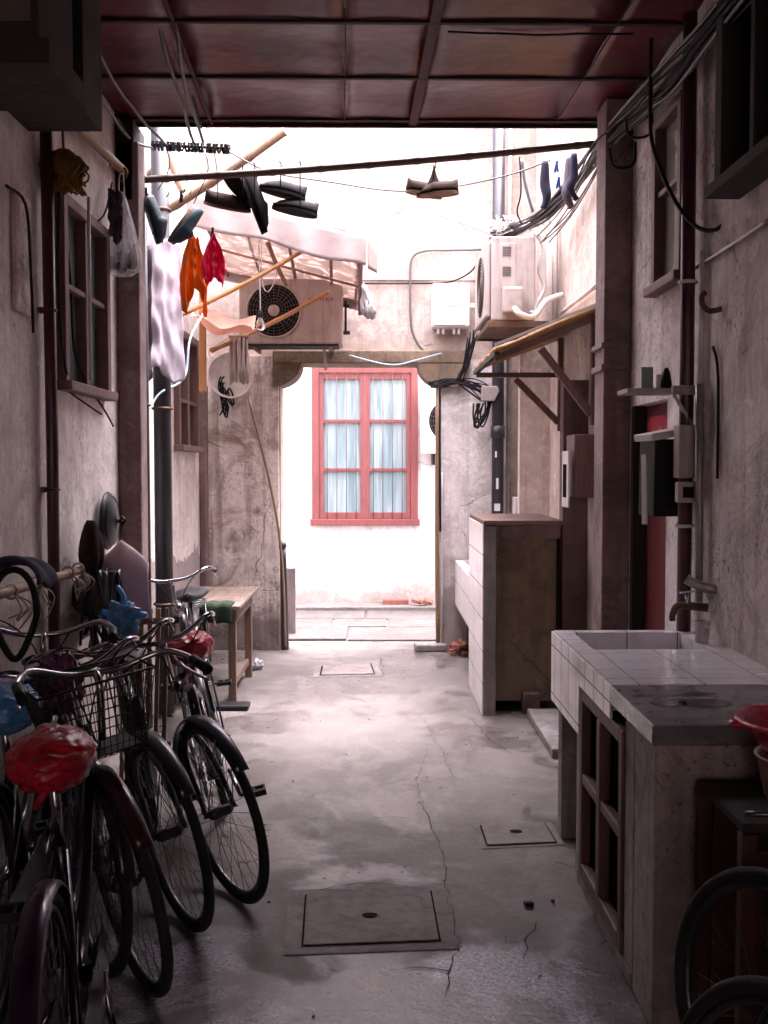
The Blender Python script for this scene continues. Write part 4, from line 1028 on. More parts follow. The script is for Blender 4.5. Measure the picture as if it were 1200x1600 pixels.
# tangle right of doorway
m = MB(); rd = random.Random(17)
for i in range(16):
    a = P(672+rd.randint(-4, 8), 603+rd.randint(-5, 5), 8.5); c_ = P(712+rd.randint(-4, 4), 596+rd.randint(-4, 4), 8.47); b_ = P(762+rd.randint(-10, 12), 612+rd.randint(-8, 18), 8.5)
    m.tube([a, a.lerp(c_, .5)+V((0, 0, rd.uniform(-.03, .03))), c_, c_.lerp(b_, .5)+V((0, 0, rd.uniform(-.05, .04))), b_], rd.uniform(.004, .008), 6, 4)
for i in range(8):
    a = P(715+rd.randint(-4, 8), 596, 8.47); b_ = P(735+rd.randint(-6, 10), 520+rd.randint(-10, 10), 8.4)
    m.tube([a, a.lerp(b_, .5)+V((.03*rd.random(), 0, -.03)), b_], .006, 6, 4)
for i in range(7):
    a = P(748+rd.randint(-8, 8), 630, 8.42); q = P(750+rd.randint(-10, 10), 668+rd.randint(-8, 5), 8.42); b_ = P(764+rd.randint(-6, 6), 625, 8.45)
    m.tube([a, a.lerp(q, .6)+V((-.02, 0, 0)), q, q.lerp(b_, .5)+V((.02, 0, 0)), b_], .007, 6, 4)
tag(m.build('cable_tangle', M['cable']), 'black tangle of cables knotted on the white pier right of the doorway', 'cables')
tag(MB().prism([(.88, 2.08), (.98, 2.08), (1.02, 2.16), (1.0, 2.2), (.88, 2.2)], 8.36, 8.5, 'XZ').build('junction_box', M['ac'], bevel=.006), 'small cream junction box in the black cable tangle', 'junction box')
# black downpipe by corner
dp = thing('downpipe', 'black downpipe with torn stickers in the far right corner', 'pipe', (1.04, 8.48, 0))
MB().tube([(1.02, 8.46, .02), (1.015, 8.46, 4.9)], .05, 14).build('tube', M['pipe_k'], dp)
for z in (1.78, 3.12): MB().tube([(1.018, 8.46, z), (1.018, 8.46, z+.10)], .06, 14).build('collar', M['pipe_k'], dp)
for z, x, w, h in ((1.18, .985, .05, .06), (1.06, .99, .03, .05), (1.36, 1.0, .02, .09), (1.62, .99, .015, .05)):
    MB().box(x, x+w, 8.407, 8.409, z, z+h).build('sticker', M['meter'], dp)
tube_thing('corner_pipe', 'thin grey pipe running beside the black corner downpipe', 'pipe', [(1.115, 8.52, .02), (1.115, 8.52, 4.9)], .022, M['galv'])
tube_thing('jamb_pipe', 'brown bamboo-like pipe up the right edge of the doorway', 'pipe', [(.535, 8.58, .04), (.525, 8.58, 1.0), (.53, 8.58, 2.2)], .018, M['bamboo'], 8, 3)
tube_thing('jamb_pipe', 'thin pale pipe beside the brown one at the doorway edge', 'pipe', [(.572, 8.575, .04), (.57, 8.57, 1.0), (.57, 8.57, 1.5)], .009, M['pvc'], 8, 2)
wire('black cable hugging the right edge of the doorway', [(.545, 8.57, 2.2), (.548, 8.57, 1.6), (.552, 8.57, 1.0)], .009, 'cable', seed=23)
# left jamb : black hose pipe, pale rope, board
jp = thing('jamb_post', 'black round-topped post standing at the left edge of the doorway', 'post', (-.75, 8.5, 0))
MB().tube([(-.755, 8.6, 0), (-.76, 8.6, .45), (-.77, 8.6, .85)], [.033, .026], 12, 3).build('shaft', M['pipe_k'], jp)
MB().sphere((-.775, 8.6, .88), .038).build('cap', M['pipe_k'], jp)
tube_thing('leaning_cane', 'long pale cane leaning on the grimy pier left of the doorway', 'cane', [P(388, 620, 8.5), P(425, 770, 8.5), P(441, 880, 8.52), P(446, 1010, 8.5)], .010, M['bamboo'], 8, 4)
tag(MB().box(-.80, -.72, 9.3, 9.34, .02, .62).build('grey_board', M['concrete'], bevel=.004), 'small grey board standing just beyond the left edge of the doorway', 'board')
# plinth bits at right jamb
tag(MB().obox((.47, 8.55, .03), (.26, .16, .06), (0, 0, .1)).build('door_stone', M['concrete'], bevel=.012), 'broken stone block at the foot of the right door edge', 'stone')
m = MB(); rd = random.Random(8)
for i in range(40):
    h_ = rd.random(); m.obox((.72+rd.uniform(-.10, .16)*(1-h_*.5), 8.40+rd.uniform(-.14, .1), .012+h_*.09), (rd.uniform(.02, .07), rd.uniform(.02, .05), rd.uniform(.012, .03)), (rd.uniform(-.5, .5), rd.uniform(-.5, .5), rd.uniform(0, 3)))
tag(m.build('rubble_heap', M['brick']), 'rust-coloured heap of rubble under the far tiled basin', 'rubble')

# ================================================================ right side things
# wooden awning on brackets
wa = thing('wooden_awning', 'sloping wooden board awning on dark brackets on the right wall', 'awning', (XR, 6.8, 2.0))
def wfn(dz):
    def f(u, v):
        y = 6.15 + 1.35*v; x = XR - .62*u
        return (x, y, 2.495 - .245*u + dz + .008*math.sin(v*23+u*5))
    return f
for k in range(5):
    v0, v1 = k/5+.004, (k+1)/5-.004
    MB().grid(lambda u, v, v0=v0, v1=v1: wfn(-.001*k)(u, v0+(v1-v0)*v), 10, 4).build('board', M['awnwood'], wa, solid=.03)
MB().bar((XR-.0, 6.135, 2.522), (XR-.63, 6.135, 2.272), .02, .016).build('edge_trim', M['pvc'], wa)
MB().bar((XR-.615, 6.16, 2.225), (XR-.615, 7.50, 2.225), .03, .025).build('eave_rail', M['darkframe'], wa)
for y in (6.24, 7.36):
    MB().bar((XR-.018, y, 1.80), (XR-.018, y, 2.46), .035, .05, (0, 1, 0)).bar((XR-.03, y, 2.20 if y > 7 else 2.44), (XR-.62, y, 2.20), .025, .035).bar((XR-.03, y, 1.86), (XR-.34, y, 2.17 if y > 7 else 2.26), .035, .045).build('bracket', M['brownframe'], wa, bevel=.003)
tag(MB().bar(P(940, 442, 6.05), P(936, 700, 6.05), .022, .022).build('wall_conduit', M['pvc'], bevel=.004), 'white upright conduit running down beside the grey brown pillar', 'conduit')
tube_thing('wall_conduit', 'white slanting conduit along the cream wall above the awning', 'conduit', [(XR-.03, 6.08, 2.62), (XR-.03, 7.3, 2.63)], .014, M['pvc'])
tube_thing('wall_pipe', 'cream pipe on the cream wall behind the right-hand cooling unit', 'pipe', [(XR-.04, 7.45, 2.45), (XR-.04, 7.5, 3.35)], .022, M['ac'])
tube_thing('wall_pipe', 'dark bent pipe on the cream wall below the awning', 'pipe', [(XR-.03, 8.3, 1.25), (XR-.03, 8.28, 1.9), (XR-.05, 8.3, 2.1), (XR-.12, 8.35, 2.2)], .018, M['galv'], 8, 4)
tube_thing('wall_pipe', 'pale pipe rising from the far basin up the cream wall', 'pipe', [(XR-.03, 8.05, .9), (XR-.03, 8.05, 2.3)], .016, M['pvc'])
wb = thing('switch_box', 'brown wooden box with a white edged open door on the partition', 'box', (1.24, 6.3, 1.33))
MB().box(1.20, 1.34, 6.14, 6.4, 1.36, 1.74).build('box', M['brownframe'], wb, bevel=.006)
MB().box(1.155, 1.165, 6.10, 6.3, 1.30, 1.64).build('door', M['pvc'], wb, bevel=.002)
MB().box(1.151, 1.1545, 6.15, 6.25, 1.36, 1.56).build('opening', M['acdark'], wb)
tag(MB().box(1.12, 1.30, 8.1, 8.3, 1.12, 1.30).build('soap_box', M['pvc'], bevel=.006), 'small pale box on the wall ledge above the far basin', 'box')

# big cable bundle on upper right
path = [P(1190, -60, 3.4), P(1110, 40, 3.9), P(1050, 110, 4.4), P(1000, 165, 4.9), P(940, 222, 5.6), P(900, 280, 6.4), P(850, 335, 7.1), P(800, 362, 7.6), P(772, 368, 7.7)]
cb = thing('cable_bundle', 'thick bundle of dark cables running along the upper right wall under the canopy', 'cables', P(940, 222, 5.6))
rd = random.Random(41)
for i in range(16):
    o1, o2 = rd.uniform(-.06, .06), rd.uniform(-.07, .07)
    q = [p + V((o1*.5+rd.uniform(-.02, .02), 0, o2*(1 if 1 < j < 5 else .6)+rd.uniform(-.025, .025))) for j, p in enumerate(path)]
    MB().tube(q, rd.choice((.005, .007, .009)), 6, 5).build('cable', M[rd.choice(('cable', 'cable', 'cable_g'))] if i % 4 else M['cable_g'], cb)
wb2 = [P(940, 222, 5.6), P(880, 330, 6.6), P(840, 375, 7.2)]
for i in range(5): wire('loose grey cable falling from the bundle behind the hung socks, strand nearest %s' % ('the pillar', 'the socks', 'the blue pegs', 'the cooling unit', 'the wall')[i], [p + V((.02*i, 0, .03*math.sin(i*2+j))) for j, p in enumerate(wb2)], .005, 'cable_g', seed=50+i, group='loose cables by the socks')
# white tangle on top of right unit
m = MB(); rd = random.Random(19)
for i in range(24):
    c_ = P(rd.randint(775, 850), rd.randint(345, 366), 7.6); q = [c_+V((rd.uniform(-.08, .08), rd.uniform(-.08, .08), rd.uniform(-.015, .05))) for _ in range(5)]
    m.tube(q, rd.uniform(.003, .006), 5, 4)
tag(m.build('cable_tangle', M['cable_w']), 'nest of pale tangled cables on top of the right-hand cooling unit', 'cables')
m = MB()
for i in range(3): m.tube([P(835+i*4, 365, 7.4), P(850, 385+i*3, 7.4), P(842+i*4, 420, 7.4), P(850, 450, 7.4), P(838, 475, 7.35), P(828+i*3, 490, 7.3)], .014, 7, 4)
tag(m.build('wrapped_hose', M['cable_w']), 'white wrapped hoses curling down the side of the right-hand cooling unit', 'hose')
tube_thing('bent_strap', 'blue grey strap drooping at the end of the line right of the corner downpipe', 'strap', [P(815, 250, 6.6), P(820, 285, 6.8), P(832, 330, 7.1)], .012, M['cable_b'], 8, 4)
# socks
def sock(name, label, p, h, w, mat, bend=.03, seed=0, group='socks hung on the line'):
    m = MB(); pts = [V(p), V(p)+V((0, .01, -h*.45)), V(p)+V((bend, .0, -h*.75)), V(p)+V((-bend, 0, -h))]
    q = smooth_path(pts, 5); n = len(q); rs = [w*(.45+.55*math.sin(min(1, (i+1.5)/n*1.15)*PI*.9)) for i in range(n)]
    m.tube(q, rs, 10); tag(m.build(name, mat), label, 'sock', group)
sock('sock', 'dark navy sock hanging leftmost on the right end of the line', P(852, 252, 6.0), .27, .03, M['sock_n'], .01)
sock('sock', 'grey sock with dark heel hanging nearest the pillar', P(890, 245, 5.95), .29, .034, M['sock_g'], -.015)
sock('sock', 'dark sock hanging just in front of the grey one by the pillar', P(897, 240, 5.9), .26, .026, M['sock_n'], -.02)
peg(P(870, 258, 6.0), M['clip_b'], 'upper bright blue peg between the two dark socks')
peg(P(873, 283, 6.0), M['clip_b'], 'lower bright blue peg between the two dark socks')
wire('loose wire loop hanging below the pole right of the corner downpipe', [P(812, 245, 6.2), P(814, 300, 6.3), P(808, 330, 6.4), P(815, 350, 6.5)], .005, 'cable', seed=70)

# windows right wall
wall_window('tall narrow window with milky pane on the right wall above the red door', XR, -1, 4.48, 4.92, 2.40, 3.17, M['brownframe'], M['glass_m'], [], [2.82], .03, .045)
wall_window('dark protruding wooden window frame in the upper right corner', XR, -1, 3.15, 3.80, 2.58, 3.36, M['darkframe'], M['glass_k'], [3.47], [], .10, .06)
# red door
rdr = thing('red_door', 'peeling dark red door recessed in the right wall behind the sink', 'door', (XR+.07, 5.05, 0))
MB().box(XR+.07, XR+.12, 4.72, 5.38, .02, 1.86).build('leaf', M['reddoor'], rdr, bevel=.004)
MB().box(XR+.062, XR+.069, 4.80, 5.30, 1.5, 1.80).build('paper_charm', M['redpaper'], rdr)
m = MB(); rd = random.Random(6)
for i in range(3):
    for j in range(4): m.box(XR+.058, XR+.0615, 4.88+i*.14+rd.uniform(0, .02), 4.90+i*.14+rd.uniform(0, .03), 1.56+j*.05, 1.585+j*.05+rd.uniform(0, .012))
m.build('gold_print', M['gold'], rdr)
m = MB(); m.prism([(4.78, 1.18), (4.84, 1.0), (4.92, 1.2)], XR+.064, XR+.069, 'YZ').build('torn_paper', M['pvc'], rdr)
MB().box(XR+.0, XR+.068, 5.33, 5.38, 0, 1.86).build('jamb', M['darkframe'], rdr)
# pipes right wall
rp = thing('wall_pipe', 'thick maroon pipe on the right wall reaching up past the tap', 'pipe', (1.3, 4.25, 0))
MB().tube([(1.30, 4.27, .6), (1.30, 4.27, 2.0), (1.295, 4.27, 3.4)], .03, 12).build('tube', M['pipe_r'], rp)
for z in (1.3, 2.31): MB().torus((1.30, 4.27, z), .035, .008, 'Z', 16, 6).build('clamp', M['cable_w'], rp)
tube_thing('wall_pipe', 'thin pale pipe just right of the maroon pipe on the right wall', 'pipe', [(1.325, 4.17, 1.88), (1.325, 4.17, 2.42)], .011, M['pvc'])
tube_thing('wall_pipe', 'pale pipe dropping from the shelf to the tap on the right wall', 'pipe', [(1.31, 4.13, 1.88), (1.315, 4.12, 1.0)], .017, M['galv'])
m = MB().tube([(1.35, 4.0, 2.16), (1.31, 4.02, 2.155), (1.285, 4.03, 2.18), (1.285, 4.04, 2.215), (1.30, 4.04, 2.23)], .011, 8, 4)
tag(m.build('pipe_elbow', M['rust']), 'rusty bent pipe stub jutting from the right wall above the shelf', 'pipe')
# shelf
sh = thing('wall_shelf', 'narrow pale board shelf jutting from the right wall beside the red door', 'shelf', (1.2, 4.32, 1.85))
MB().box(1.045, 1.26, 4.24, 4.42, 1.852, 1.872).build('board', M['ac'], sh, bevel=.004)
MB().bar((1.33, 4.25, 1.70), (1.24, 4.25, 1.845), .018, .012).build('bracket', M['galv'], sh)
MB().tube([(1.225, 4.22, 1.862), (1.34, 4.22, 1.862)], .02, 10).build('end_pipe', M['ac'], sh)
tag(MB().box(1.135, 1.185, 4.36, 4.368, 1.873, 1.97).build('card', M['book'], bevel=.002), 'blue grey card standing on the shelf beside the red door', 'card')
tag(MB().box(1.20, 1.225, 4.37, 4.378, 1.873, 1.94).build('card', M['pvc'], bevel=.002), 'small white card standing on the shelf beside the red door', 'card')
tag(MB().lathe([(.022, 0), (.024, .02), (.016, .07), (.008, .09), (.0001, .092)], (1.235, 4.34, 1.873), 'Z', 14).build('bottle', M['cable']), 'tiny dark bottle on the shelf near the maroon pipe', 'bottle')
# letter box hanging off wall
lb = thing('letter_box', 'black box with pale sloping top hung on the right wall before the red door', 'letter box', (1.27, 4.5, 1.4))
mb = MB().obox((1.245, 4.42, 1.50), (.15, .13, .33), (.02, 0, .25)); mb.build('body', M['plas_k'], lb, bevel=.004)
MB().obox((1.235, 4.42, 1.685), (.17, .16, .03), (.0, -.18, .25)).build('lid', M['pvc'], lb, bevel=.004)
MB().obox((1.155, 4.37, 1.45), (.006, .03, .30), (.0, -.03, .45)).build('papers', M['pvc'], lb)
tag(MB().box(1.25, 1.335, 4.20, 4.28, 1.50, 1.72).build('fuse_box', M['ac'], bevel=.006), 'grey box on the maroon pipe right of the black letter box', 'box')
bx = thing('socket_box', 'small open-fronted pale box below the grey box on the maroon pipe', 'box', (1.29, 4.19, 1.38))
MB().box(1.235, 1.33, 4.155, 4.20, 1.40, 1.485).build('case', M['ac'], bx, bevel=.006)
MB().box(1.255, 1.30, 4.150, 4.154, 1.42, 1.465).build('opening', M['acdark'], bx)
# wires right
wire('big drooping black loop of wire across the right wall window', [P(1018, 60, 4.6), P(1016, 180, 4.6), P(1022, 235, 4.5), P(1050, 305, 4.3), P(1085, 352, 4.15), P(1120, 358, 4.05), P(1150, 325, 3.95), P(1175, 280, 3.85), P(1200, 262, 3.75)], .009, 'cable', seed=80)
wire('black cable hanging straight beside the milky window', [P(1017, 40, 4.7), P(1019, 200, 4.95), P(1025, 330, 4.95), P(1027, 460, 4.95)], .008, 'cable', seed=81)
wire('pale cable climbing the right wall to the upper window', [Px(1085, 420, 1.335), Px(1120, 398, 1.335), Px(1160, 372, 1.335), Px(1200, 345, 1.335)], .008, 'galv', seed=82)
wire('black stick-like wire behind the shelf end on the right wall', [(1.335, 4.05, 2.02), (1.34, 4.0, 1.9), (1.34, 3.99, 1.5)], .006, 'cable', seed=83)
for i, (x, y, r) in enumerate(((975, 262, .05), (1000, 215, .06))): wire(('lower', 'upper')[i]+' small coil of wire hanging by the cable bundle', [P(x-22, y-30, 5.0), P(x-18, y-5, 5.0), P(x, y, 5.0), P(x+16, y-8, 5.0), P(x+18, y-40, 5.0)], .007, 'cable', seed=85+i)

# ---- near counter with tiled sink
cx0 = .756
ct = thing('sink_counter', 'plaster and white tile counter with a sunken basin on the right', 'counter', (1.05, 3.4, 0))
MB().box(cx0+.004, XR, 2.73, 2.95, 0, .80).build('end_wall', M['coun'], ct, bevel=.006)
MB().box(cx0+.004, cx0+.06, 2.953, 3.06, 0, .80).build('end_wall', M['coun'], ct, bevel=.004)
MB().box(cx0+.004, XR, 3.72, 3.80, 0, .565).build('partition', M['coun'], ct, bevel=.004)
MB().box(cx0+.0, cx0+.10, 2.955, 3.76, 0, .05).build('plinth', M['concrete'], ct, bevel=.006)
MB().box(cx0-.012, XR, 2.705, 3.205, .80, .856).build('slab', M['slab'], ct, bevel=.005)
t1 = MB(); t1.box(cx0, XR, 3.209, 3.83, .775, .858); t1.box(cx0, .828, 3.83, 4.22, .775, .858); t1.box(1.268, XR, 3.83, 4.22, .775, .858); t1.box(cx0, XR, 4.22, 4.285, .775, .858)
t1.build('tile_top', M['tile_xy'], ct)
MB().box(cx0-.010, cx0-.001, 3.209, 3.70, .748, .855).build('edge_tiles', M['tile_yz'], ct, bevel=.002)
b_ = MB(); b_.box(cx0-.010, cx0-.001, 3.703, 4.285, .565, .855); b_.build('side_tiles', M['tile_yz'], ct, bevel=.002)
b_ = MB(); b_.box(cx0, .828, 3.83, 4.285, .565, .7745); b_.box(1.268, XR, 3.83, 4.285, .565, .7745); b_.box(.828, 1.268, 4.22, 4.285, .565, .7745); b_.box(.828, 1.268, 3.805, 3.83, .565, .7745); b_.box(.828, 1.268, 3.83, 4.22, .565, .60)
b_.build('basin', M['tile_xz'], ct)
MB().lathe([(.0001, .003), (.022, .003), (.026, 0)], (1.05, 4.03, .601), 'Z', 18).build('drain', M['steel'], ct)
MB().box(cx0+.02, cx0+.09, 4.19, 4.27, 0, .565).build('leg', M['concrete'], ct, bevel=.004)
# glazed wooden cabinet door on the counter side
cd = MB()
cd.box(cx0-.006, cx0+.03, 3.065, 3.105, .055, .745).box(cx0-.006, cx0+.03, 3.66, 3.70, .055, .745).box(cx0-.006, cx0+.03, 3.105, 3.66, .055, .105).box(cx0-.006, cx0+.03, 3.105, 3.66, .70, .745).box(cx0-.004, cx0+.028, 3.105, 3.66, .40, .435).box(cx0-.008, cx0+.03, 3.36, 3.41, .105, .70)
dd = cd.build('cabinet_door', M['brownframe'], ct, bevel=.004)
MB().box(cx0+.035, cx0+.045, 3.07, 3.70, .055, .745).build('backing', M['acdark'], ct)
m = MB(); 
def blob(cx, cy, rx, ry, seed):
    rd = random.Random(seed); n = 28
    return [(cx+rx*math.cos(2*PI*i/n)*(1+.25*noise.noise(V((math.cos(2*PI*i/n)*1.5+seed, math.sin(2*PI*i/n)*1.5, 0)))+rd.uniform(-.05, .05)), cy+ry*math.sin(2*PI*i/n)*(1+.3*noise.noise(V((seed, math.cos(2*PI*i/n)*2, math.sin(2*PI*i/n)*2))))) for i in range(n)]
for k, (cx_, cy_, rx, ry) in enumerate(((.965, 2.96, .085, .05), (.86, 2.95, .05, .035), (.99, 3.08, .05, .022))):
    q = blob(cx_, cy_, rx, ry, k+3); MB().add([(a, b, .8575) for a, b in q], [tuple(range(len(q)))]).build('water_stain', M['wetdark'], ct)
tag(MB().lathe([(.026, 0), (.032, .085), (.030, .085), (.024, .006), (.0001, .006)], (1.285, 3.98, .858), 'Z', 22).build('drinking_glass', M['film']), 'small clear tumbler standing on the tiled sink rim by the wall', 'glass')
# taps
tp_ = thing('tap', 'old dark brass tap on a grey pipe stub over the sink', 'tap', (1.28, 4.1, .98))
MB().tube([(XR, 4.02, 1.06), (1.29, 4.04, 1.075), (1.245, 4.06, 1.10)], .02, 10, 3).build('pipe', M['galv'], tp_)
MB().tube([(1.33, 4.05, .985), (1.265, 4.06, .99), (1.215, 4.07, .99), (1.195, 4.07, .955), (1.195, 4.07, .93)], [.018, .012], 10, 4).build('spout', M['rust'], tp_)
MB().tube([(1.25, 4.06, .99), (1.25, 4.06, 1.045)], .010, 8).bar((1.22, 4.06, 1.045), (1.28, 4.06, 1.05), .012, .008).build('handle', M['steel'], tp_)

# ---- tall tiled block and the far basin
bk = thing('tiled_block', 'tall white-tiled block with an olive recessed end panel, right of the doorway', 'tiled block', (.92, 6.75, 0))
bx0, bx1 = .676, 1.155
MB().box(bx0, bx0+.075, 6.29, 7.2, 0, 1.18).build('side_wall', M['concrete'], bk, bevel=.004)
MB().box(bx0+.0751, bx1, 6.40, 7.2, 0.07, 1.18).build('end_panel', M['panel_g'], bk)
MB().box(bx0-.008, bx0-.0005, 6.292, 7.2, 0.0, 1.185).build('side_tiles', M['tile_yz'], bk, bevel=.002)
MB().box(bx0-.004, bx1+.01, 6.275, 7.2, 1.187, 1.215).build('top_slab', M['brownwall'], bk, bevel=.004)
MB().box(bx0+.076, bx1, 6.33, 6.399, 1.10, 1.186).build('head_rail', M['pillar'], bk, bevel=.004)
MB().box(bx1-.012, bx1, 6.36, 6.399, 0.07, 1.0999).build('gap', M['acdark'], bk)
MB().box(bx0+.25, bx0+.36, 6.32, 6.395, 0, .13).build('foot', M['brownwall'], bk, bevel=.008)
fb = thing('tiled_basin', 'low white-tiled washing basin against the far right wall beyond the block', 'basin', (.95, 7.9, 0))
m = MB(); m.box(bx0, bx0+.07, 7.203, 8.56, .39, .76).box(1.18, 1.25, 7.203, 8.56, .39, .76).box(bx0+.07, 1.18, 8.49, 8.56, .39, .76).box(bx0+.07, 1.18, 7.203, 7.27, .39, .76).box(bx0+.07, 1.18, 7.27, 8.49, .39, .45)
m.build('trough', M['tile_yz'], fb)
MB().box(bx0+.12, bx0+.3, 8.3, 8.5, 0, .389).build('support', M['concrete'], fb)
m = MB().tube([(.80, 8.45, .02), (.79, 8.43, .25), (.83, 8.40, .40), (.86, 8.3, .48)], .035, 10, 4)
tag(m.build('drain_pipe', M['pipe_k']), 'dark crooked drain pipe below the far tiled basin', 'pipe')

# ---- stool, bucket and basin by the near counter
st = thing('cabinet', 'red brown slatted wooden cabinet with a worn top, before the counter', 'cabinet', (1.13, 2.52, 0))
for x, y in ((.875, 2.36), (1.325, 2.36), (.875, 2.67), (1.325, 2.67)): MB().box(x-.018, x+.018, y-.018, y+.018, 0, .69).build('leg', M['crate'], st, bevel=.003)
MB().box(.86, 1.34, 2.345, 2.69, .692, .715).build('top', M['darkframe'], st, bevel=.005)
for z in (.12, .28, .44, .60): MB().box(.894, 1.306, 2.35, 2.362, z, z+.045).build('slat', M['crate'], st, bevel=.002)
MB().box(.88, 1.32, 2.60, 2.61, .05, .68).build('back_panel', M['crate'], st)
tag(MB().tube([(.87, 2.36, .735), (1.0, 2.335, .74), (1.3, 2.34, .735)], .007, 8, 3).build('metal_strip', M['rim']), 'bright metal rod lying along the front edge of the red brown cabinet', 'rod')
bu = thing('bucket', 'pale pink plastic bucket standing on the red brown cabinet', 'bucket', (1.08, 2.52, .716))
MB().lathe([(.0001, .002), (.095, 0), (.10, .01), (.118, .105), (.125, .108), (.123, .112), (.112, .105), (.095, .012), (.0001, .012)], (1.08, 2.52, .716), 'Z', 32).build('pail', M['bucket'], bu)
ba = thing('basin', 'red plastic wash basin balanced on top of the pink bucket', 'basin', (1.085, 2.50, .824))
MB().lathe([(.0001, .0), (.10, .0), (.125, .03), (.165, .085), (.18, .09), (.186, .088), (.184, .098), (.168, .098), (.155, .088), (.115, .035), (.095, .008), (.0001, .008)], (1.085, 2.50, .824), 'Z', 44).build('bowl', M['basin'], ba)
MB().tube([(.905, 2.49, .912), (.888, 2.485, .914), (.888, 2.515, .914), (.905, 2.51, .912)], .008, 8, 3).build('lug', M['basin'], ba)

# ================================================================ left lower things
# table
tb = thing('table', 'rough wooden table pushed against the left wall before the grimy pier', 'table', (-1.12, 7.05, 0))
for k in range(4):
    MB().box(XL+.01, -.86, 6.52+k*.27, 6.785+k*.27, .63, .655).build('board', M['woodtop'], tb, bevel=.004)
MB().box(XL+.05, -.90, 6.60, 6.63, .54, .628).box(XL+.05, -.90, 7.50, 7.53, .54, .628).box(-.92, -.895, 6.631, 7.499, .54, .628).build('apron', M['wood'], tb, bevel=.003)
for x, y in ((-.925, 6.64), (-.925, 7.48), (XL+.08, 6.64), (XL+.08, 7.48)): MB().box(x-.025, x+.025, y-.025, y+.025, 0, .54).build('leg', M['wood'], tb, bevel=.004)
MB().bar((-.93, 6.66, .12), (-.93, 7.46, .12), .025, .04).build('stretcher', M['wood'], tb)
def fg(u, v): return (-1.35+.44*u, (6.500 if v < .4 else 6.500+.27*(v-.4)) - .006*math.sin(u*22), (.668 - .12*(.4-v)/.4 if v < .4 else .668) + .004*math.sin(u*30))
tag(MB().grid(fg, 30, 12).build('cloth', M['cloth_gr'], solid=.006), 'green cloth strip folded over the front edge of the wooden table', 'cloth')
tag(MB().box(-1.05, -.80, 6.42, 6.56, 0.0, .035).build('dark_tray', M['plas_k'], bevel=.01), 'flat black tray on the floor at the foot of the table', 'tray')
tag(crumple((-.90, 7.75, .04), .05, .045, .038, 3, amt=.5).build('crumpled_paper', M['plas_w']), 'crumpled white scrap on the floor by the grimy pier', 'paper')

# things hung on the storage pole
bo = thing('boot_pair', 'pair of dark worn boots upended on the storage pole', 'boots', (XL+.10, 4.72, 1.1))
for dy, h in ((0, .2), (.08, .15)):
    q = smooth_path([(XL+.10, 4.70+dy, 1.06), (XL+.09, 4.70+dy, 1.14), (XL+.10, 4.70+dy, 1.10+h)], 5)
    MB().tube(q, [.05*math.sin(.35+2.4*i/(len(q)-1)) for i in range(len(q))], 10).build('boot', M['shoe_b'], bo)
m = MB(); rd = random.Random(14)
for i in range(26):
    x = XL+.12+rd.uniform(-.04, .10); y = 4.72+rd.uniform(-.12, .12)
    m.tube([(x, y, 1.07), (x+rd.uniform(-.03, .03), y+rd.uniform(-.03, .03), .9), (x+rd.uniform(-.05, .05), y, .72+rd.uniform(-.05, .06))], rd.uniform(.006, .016), 6, 3)
tag(m.build('strap_bunch', M['fr_black']), 'bunch of dark straps and hoses dangling from the storage pole', 'straps')
m = MB(); bc = V((XL+.26, 4.6, .86))
m = crumple(bc, .085, .06, .07, 4, amt=.55); m.tube([bc+V((0, 0, .05)), bc+V((.01, 0, .10)), bc+V((-.02, .01, .15))], [.016, .01], 8, 3)
tag(m.build('knotted_bag', M['bagblue']), 'knotted bright blue plastic hanging among the dark straps', 'bag')
# umbrella-like cloth cover
uc = V((-1.24, 4.95, 1.0))
um = thing('cloth_cover', 'pale pink cloth draped over an olive padded bundle beside the wok lid', 'cloth', uc+V((0, 0, -.25)))
def fu(u, v):
    x = (u-.5)*.34; top = -abs(u-.62)*.34
    k = v*(1.15-.35*abs(u-.3))
    return uc + V((x + .05*v*(u-.5), -.10 + .02*math.sin(u*15+v*3)*(.3+v) - .10*v*(1-v)*2, .21 + top - .30*k + .012*math.sin(u*9)))
MB().grid(fu, 44, 18).build('drape', M['cloth_pw'], um, solid=.004)
MB().sphere(uc+V((-.07, -.17, -.05)), .115, .09, .11, 20, 12).build('padding', M['cloth_ol'], um)
MB().tube([uc+V((-.18, -.21, -.10)), uc+V((-.07, -.265, -.05)), uc+V((.05, -.22, .0))], .006, 6, 3).build('piping', M['bagpurple'], um)
# slatted wooden washboard
ws = thing('slatted_board', 'upright slatted brown wooden rack leaning under the pink cloth', 'rack', (-1.12, 4.85, 0))
for k in range(6): MB().bar((-1.22+k*.038, 4.88+k*.01, .0), (-1.20+k*.038, 4.92+k*.01, .86), .02, .016).build('slat', M['wood'] if k % 2 else M['bamboo'], ws, bevel=.002)
MB().bar((-1.24, 4.92, .80), (-.99, 4.95, .80), .02, .03).bar((-1.24, 4.90, .2), (-.99, 4.93, .2), .02, .03).build('cross_rail', M['wood'], ws)
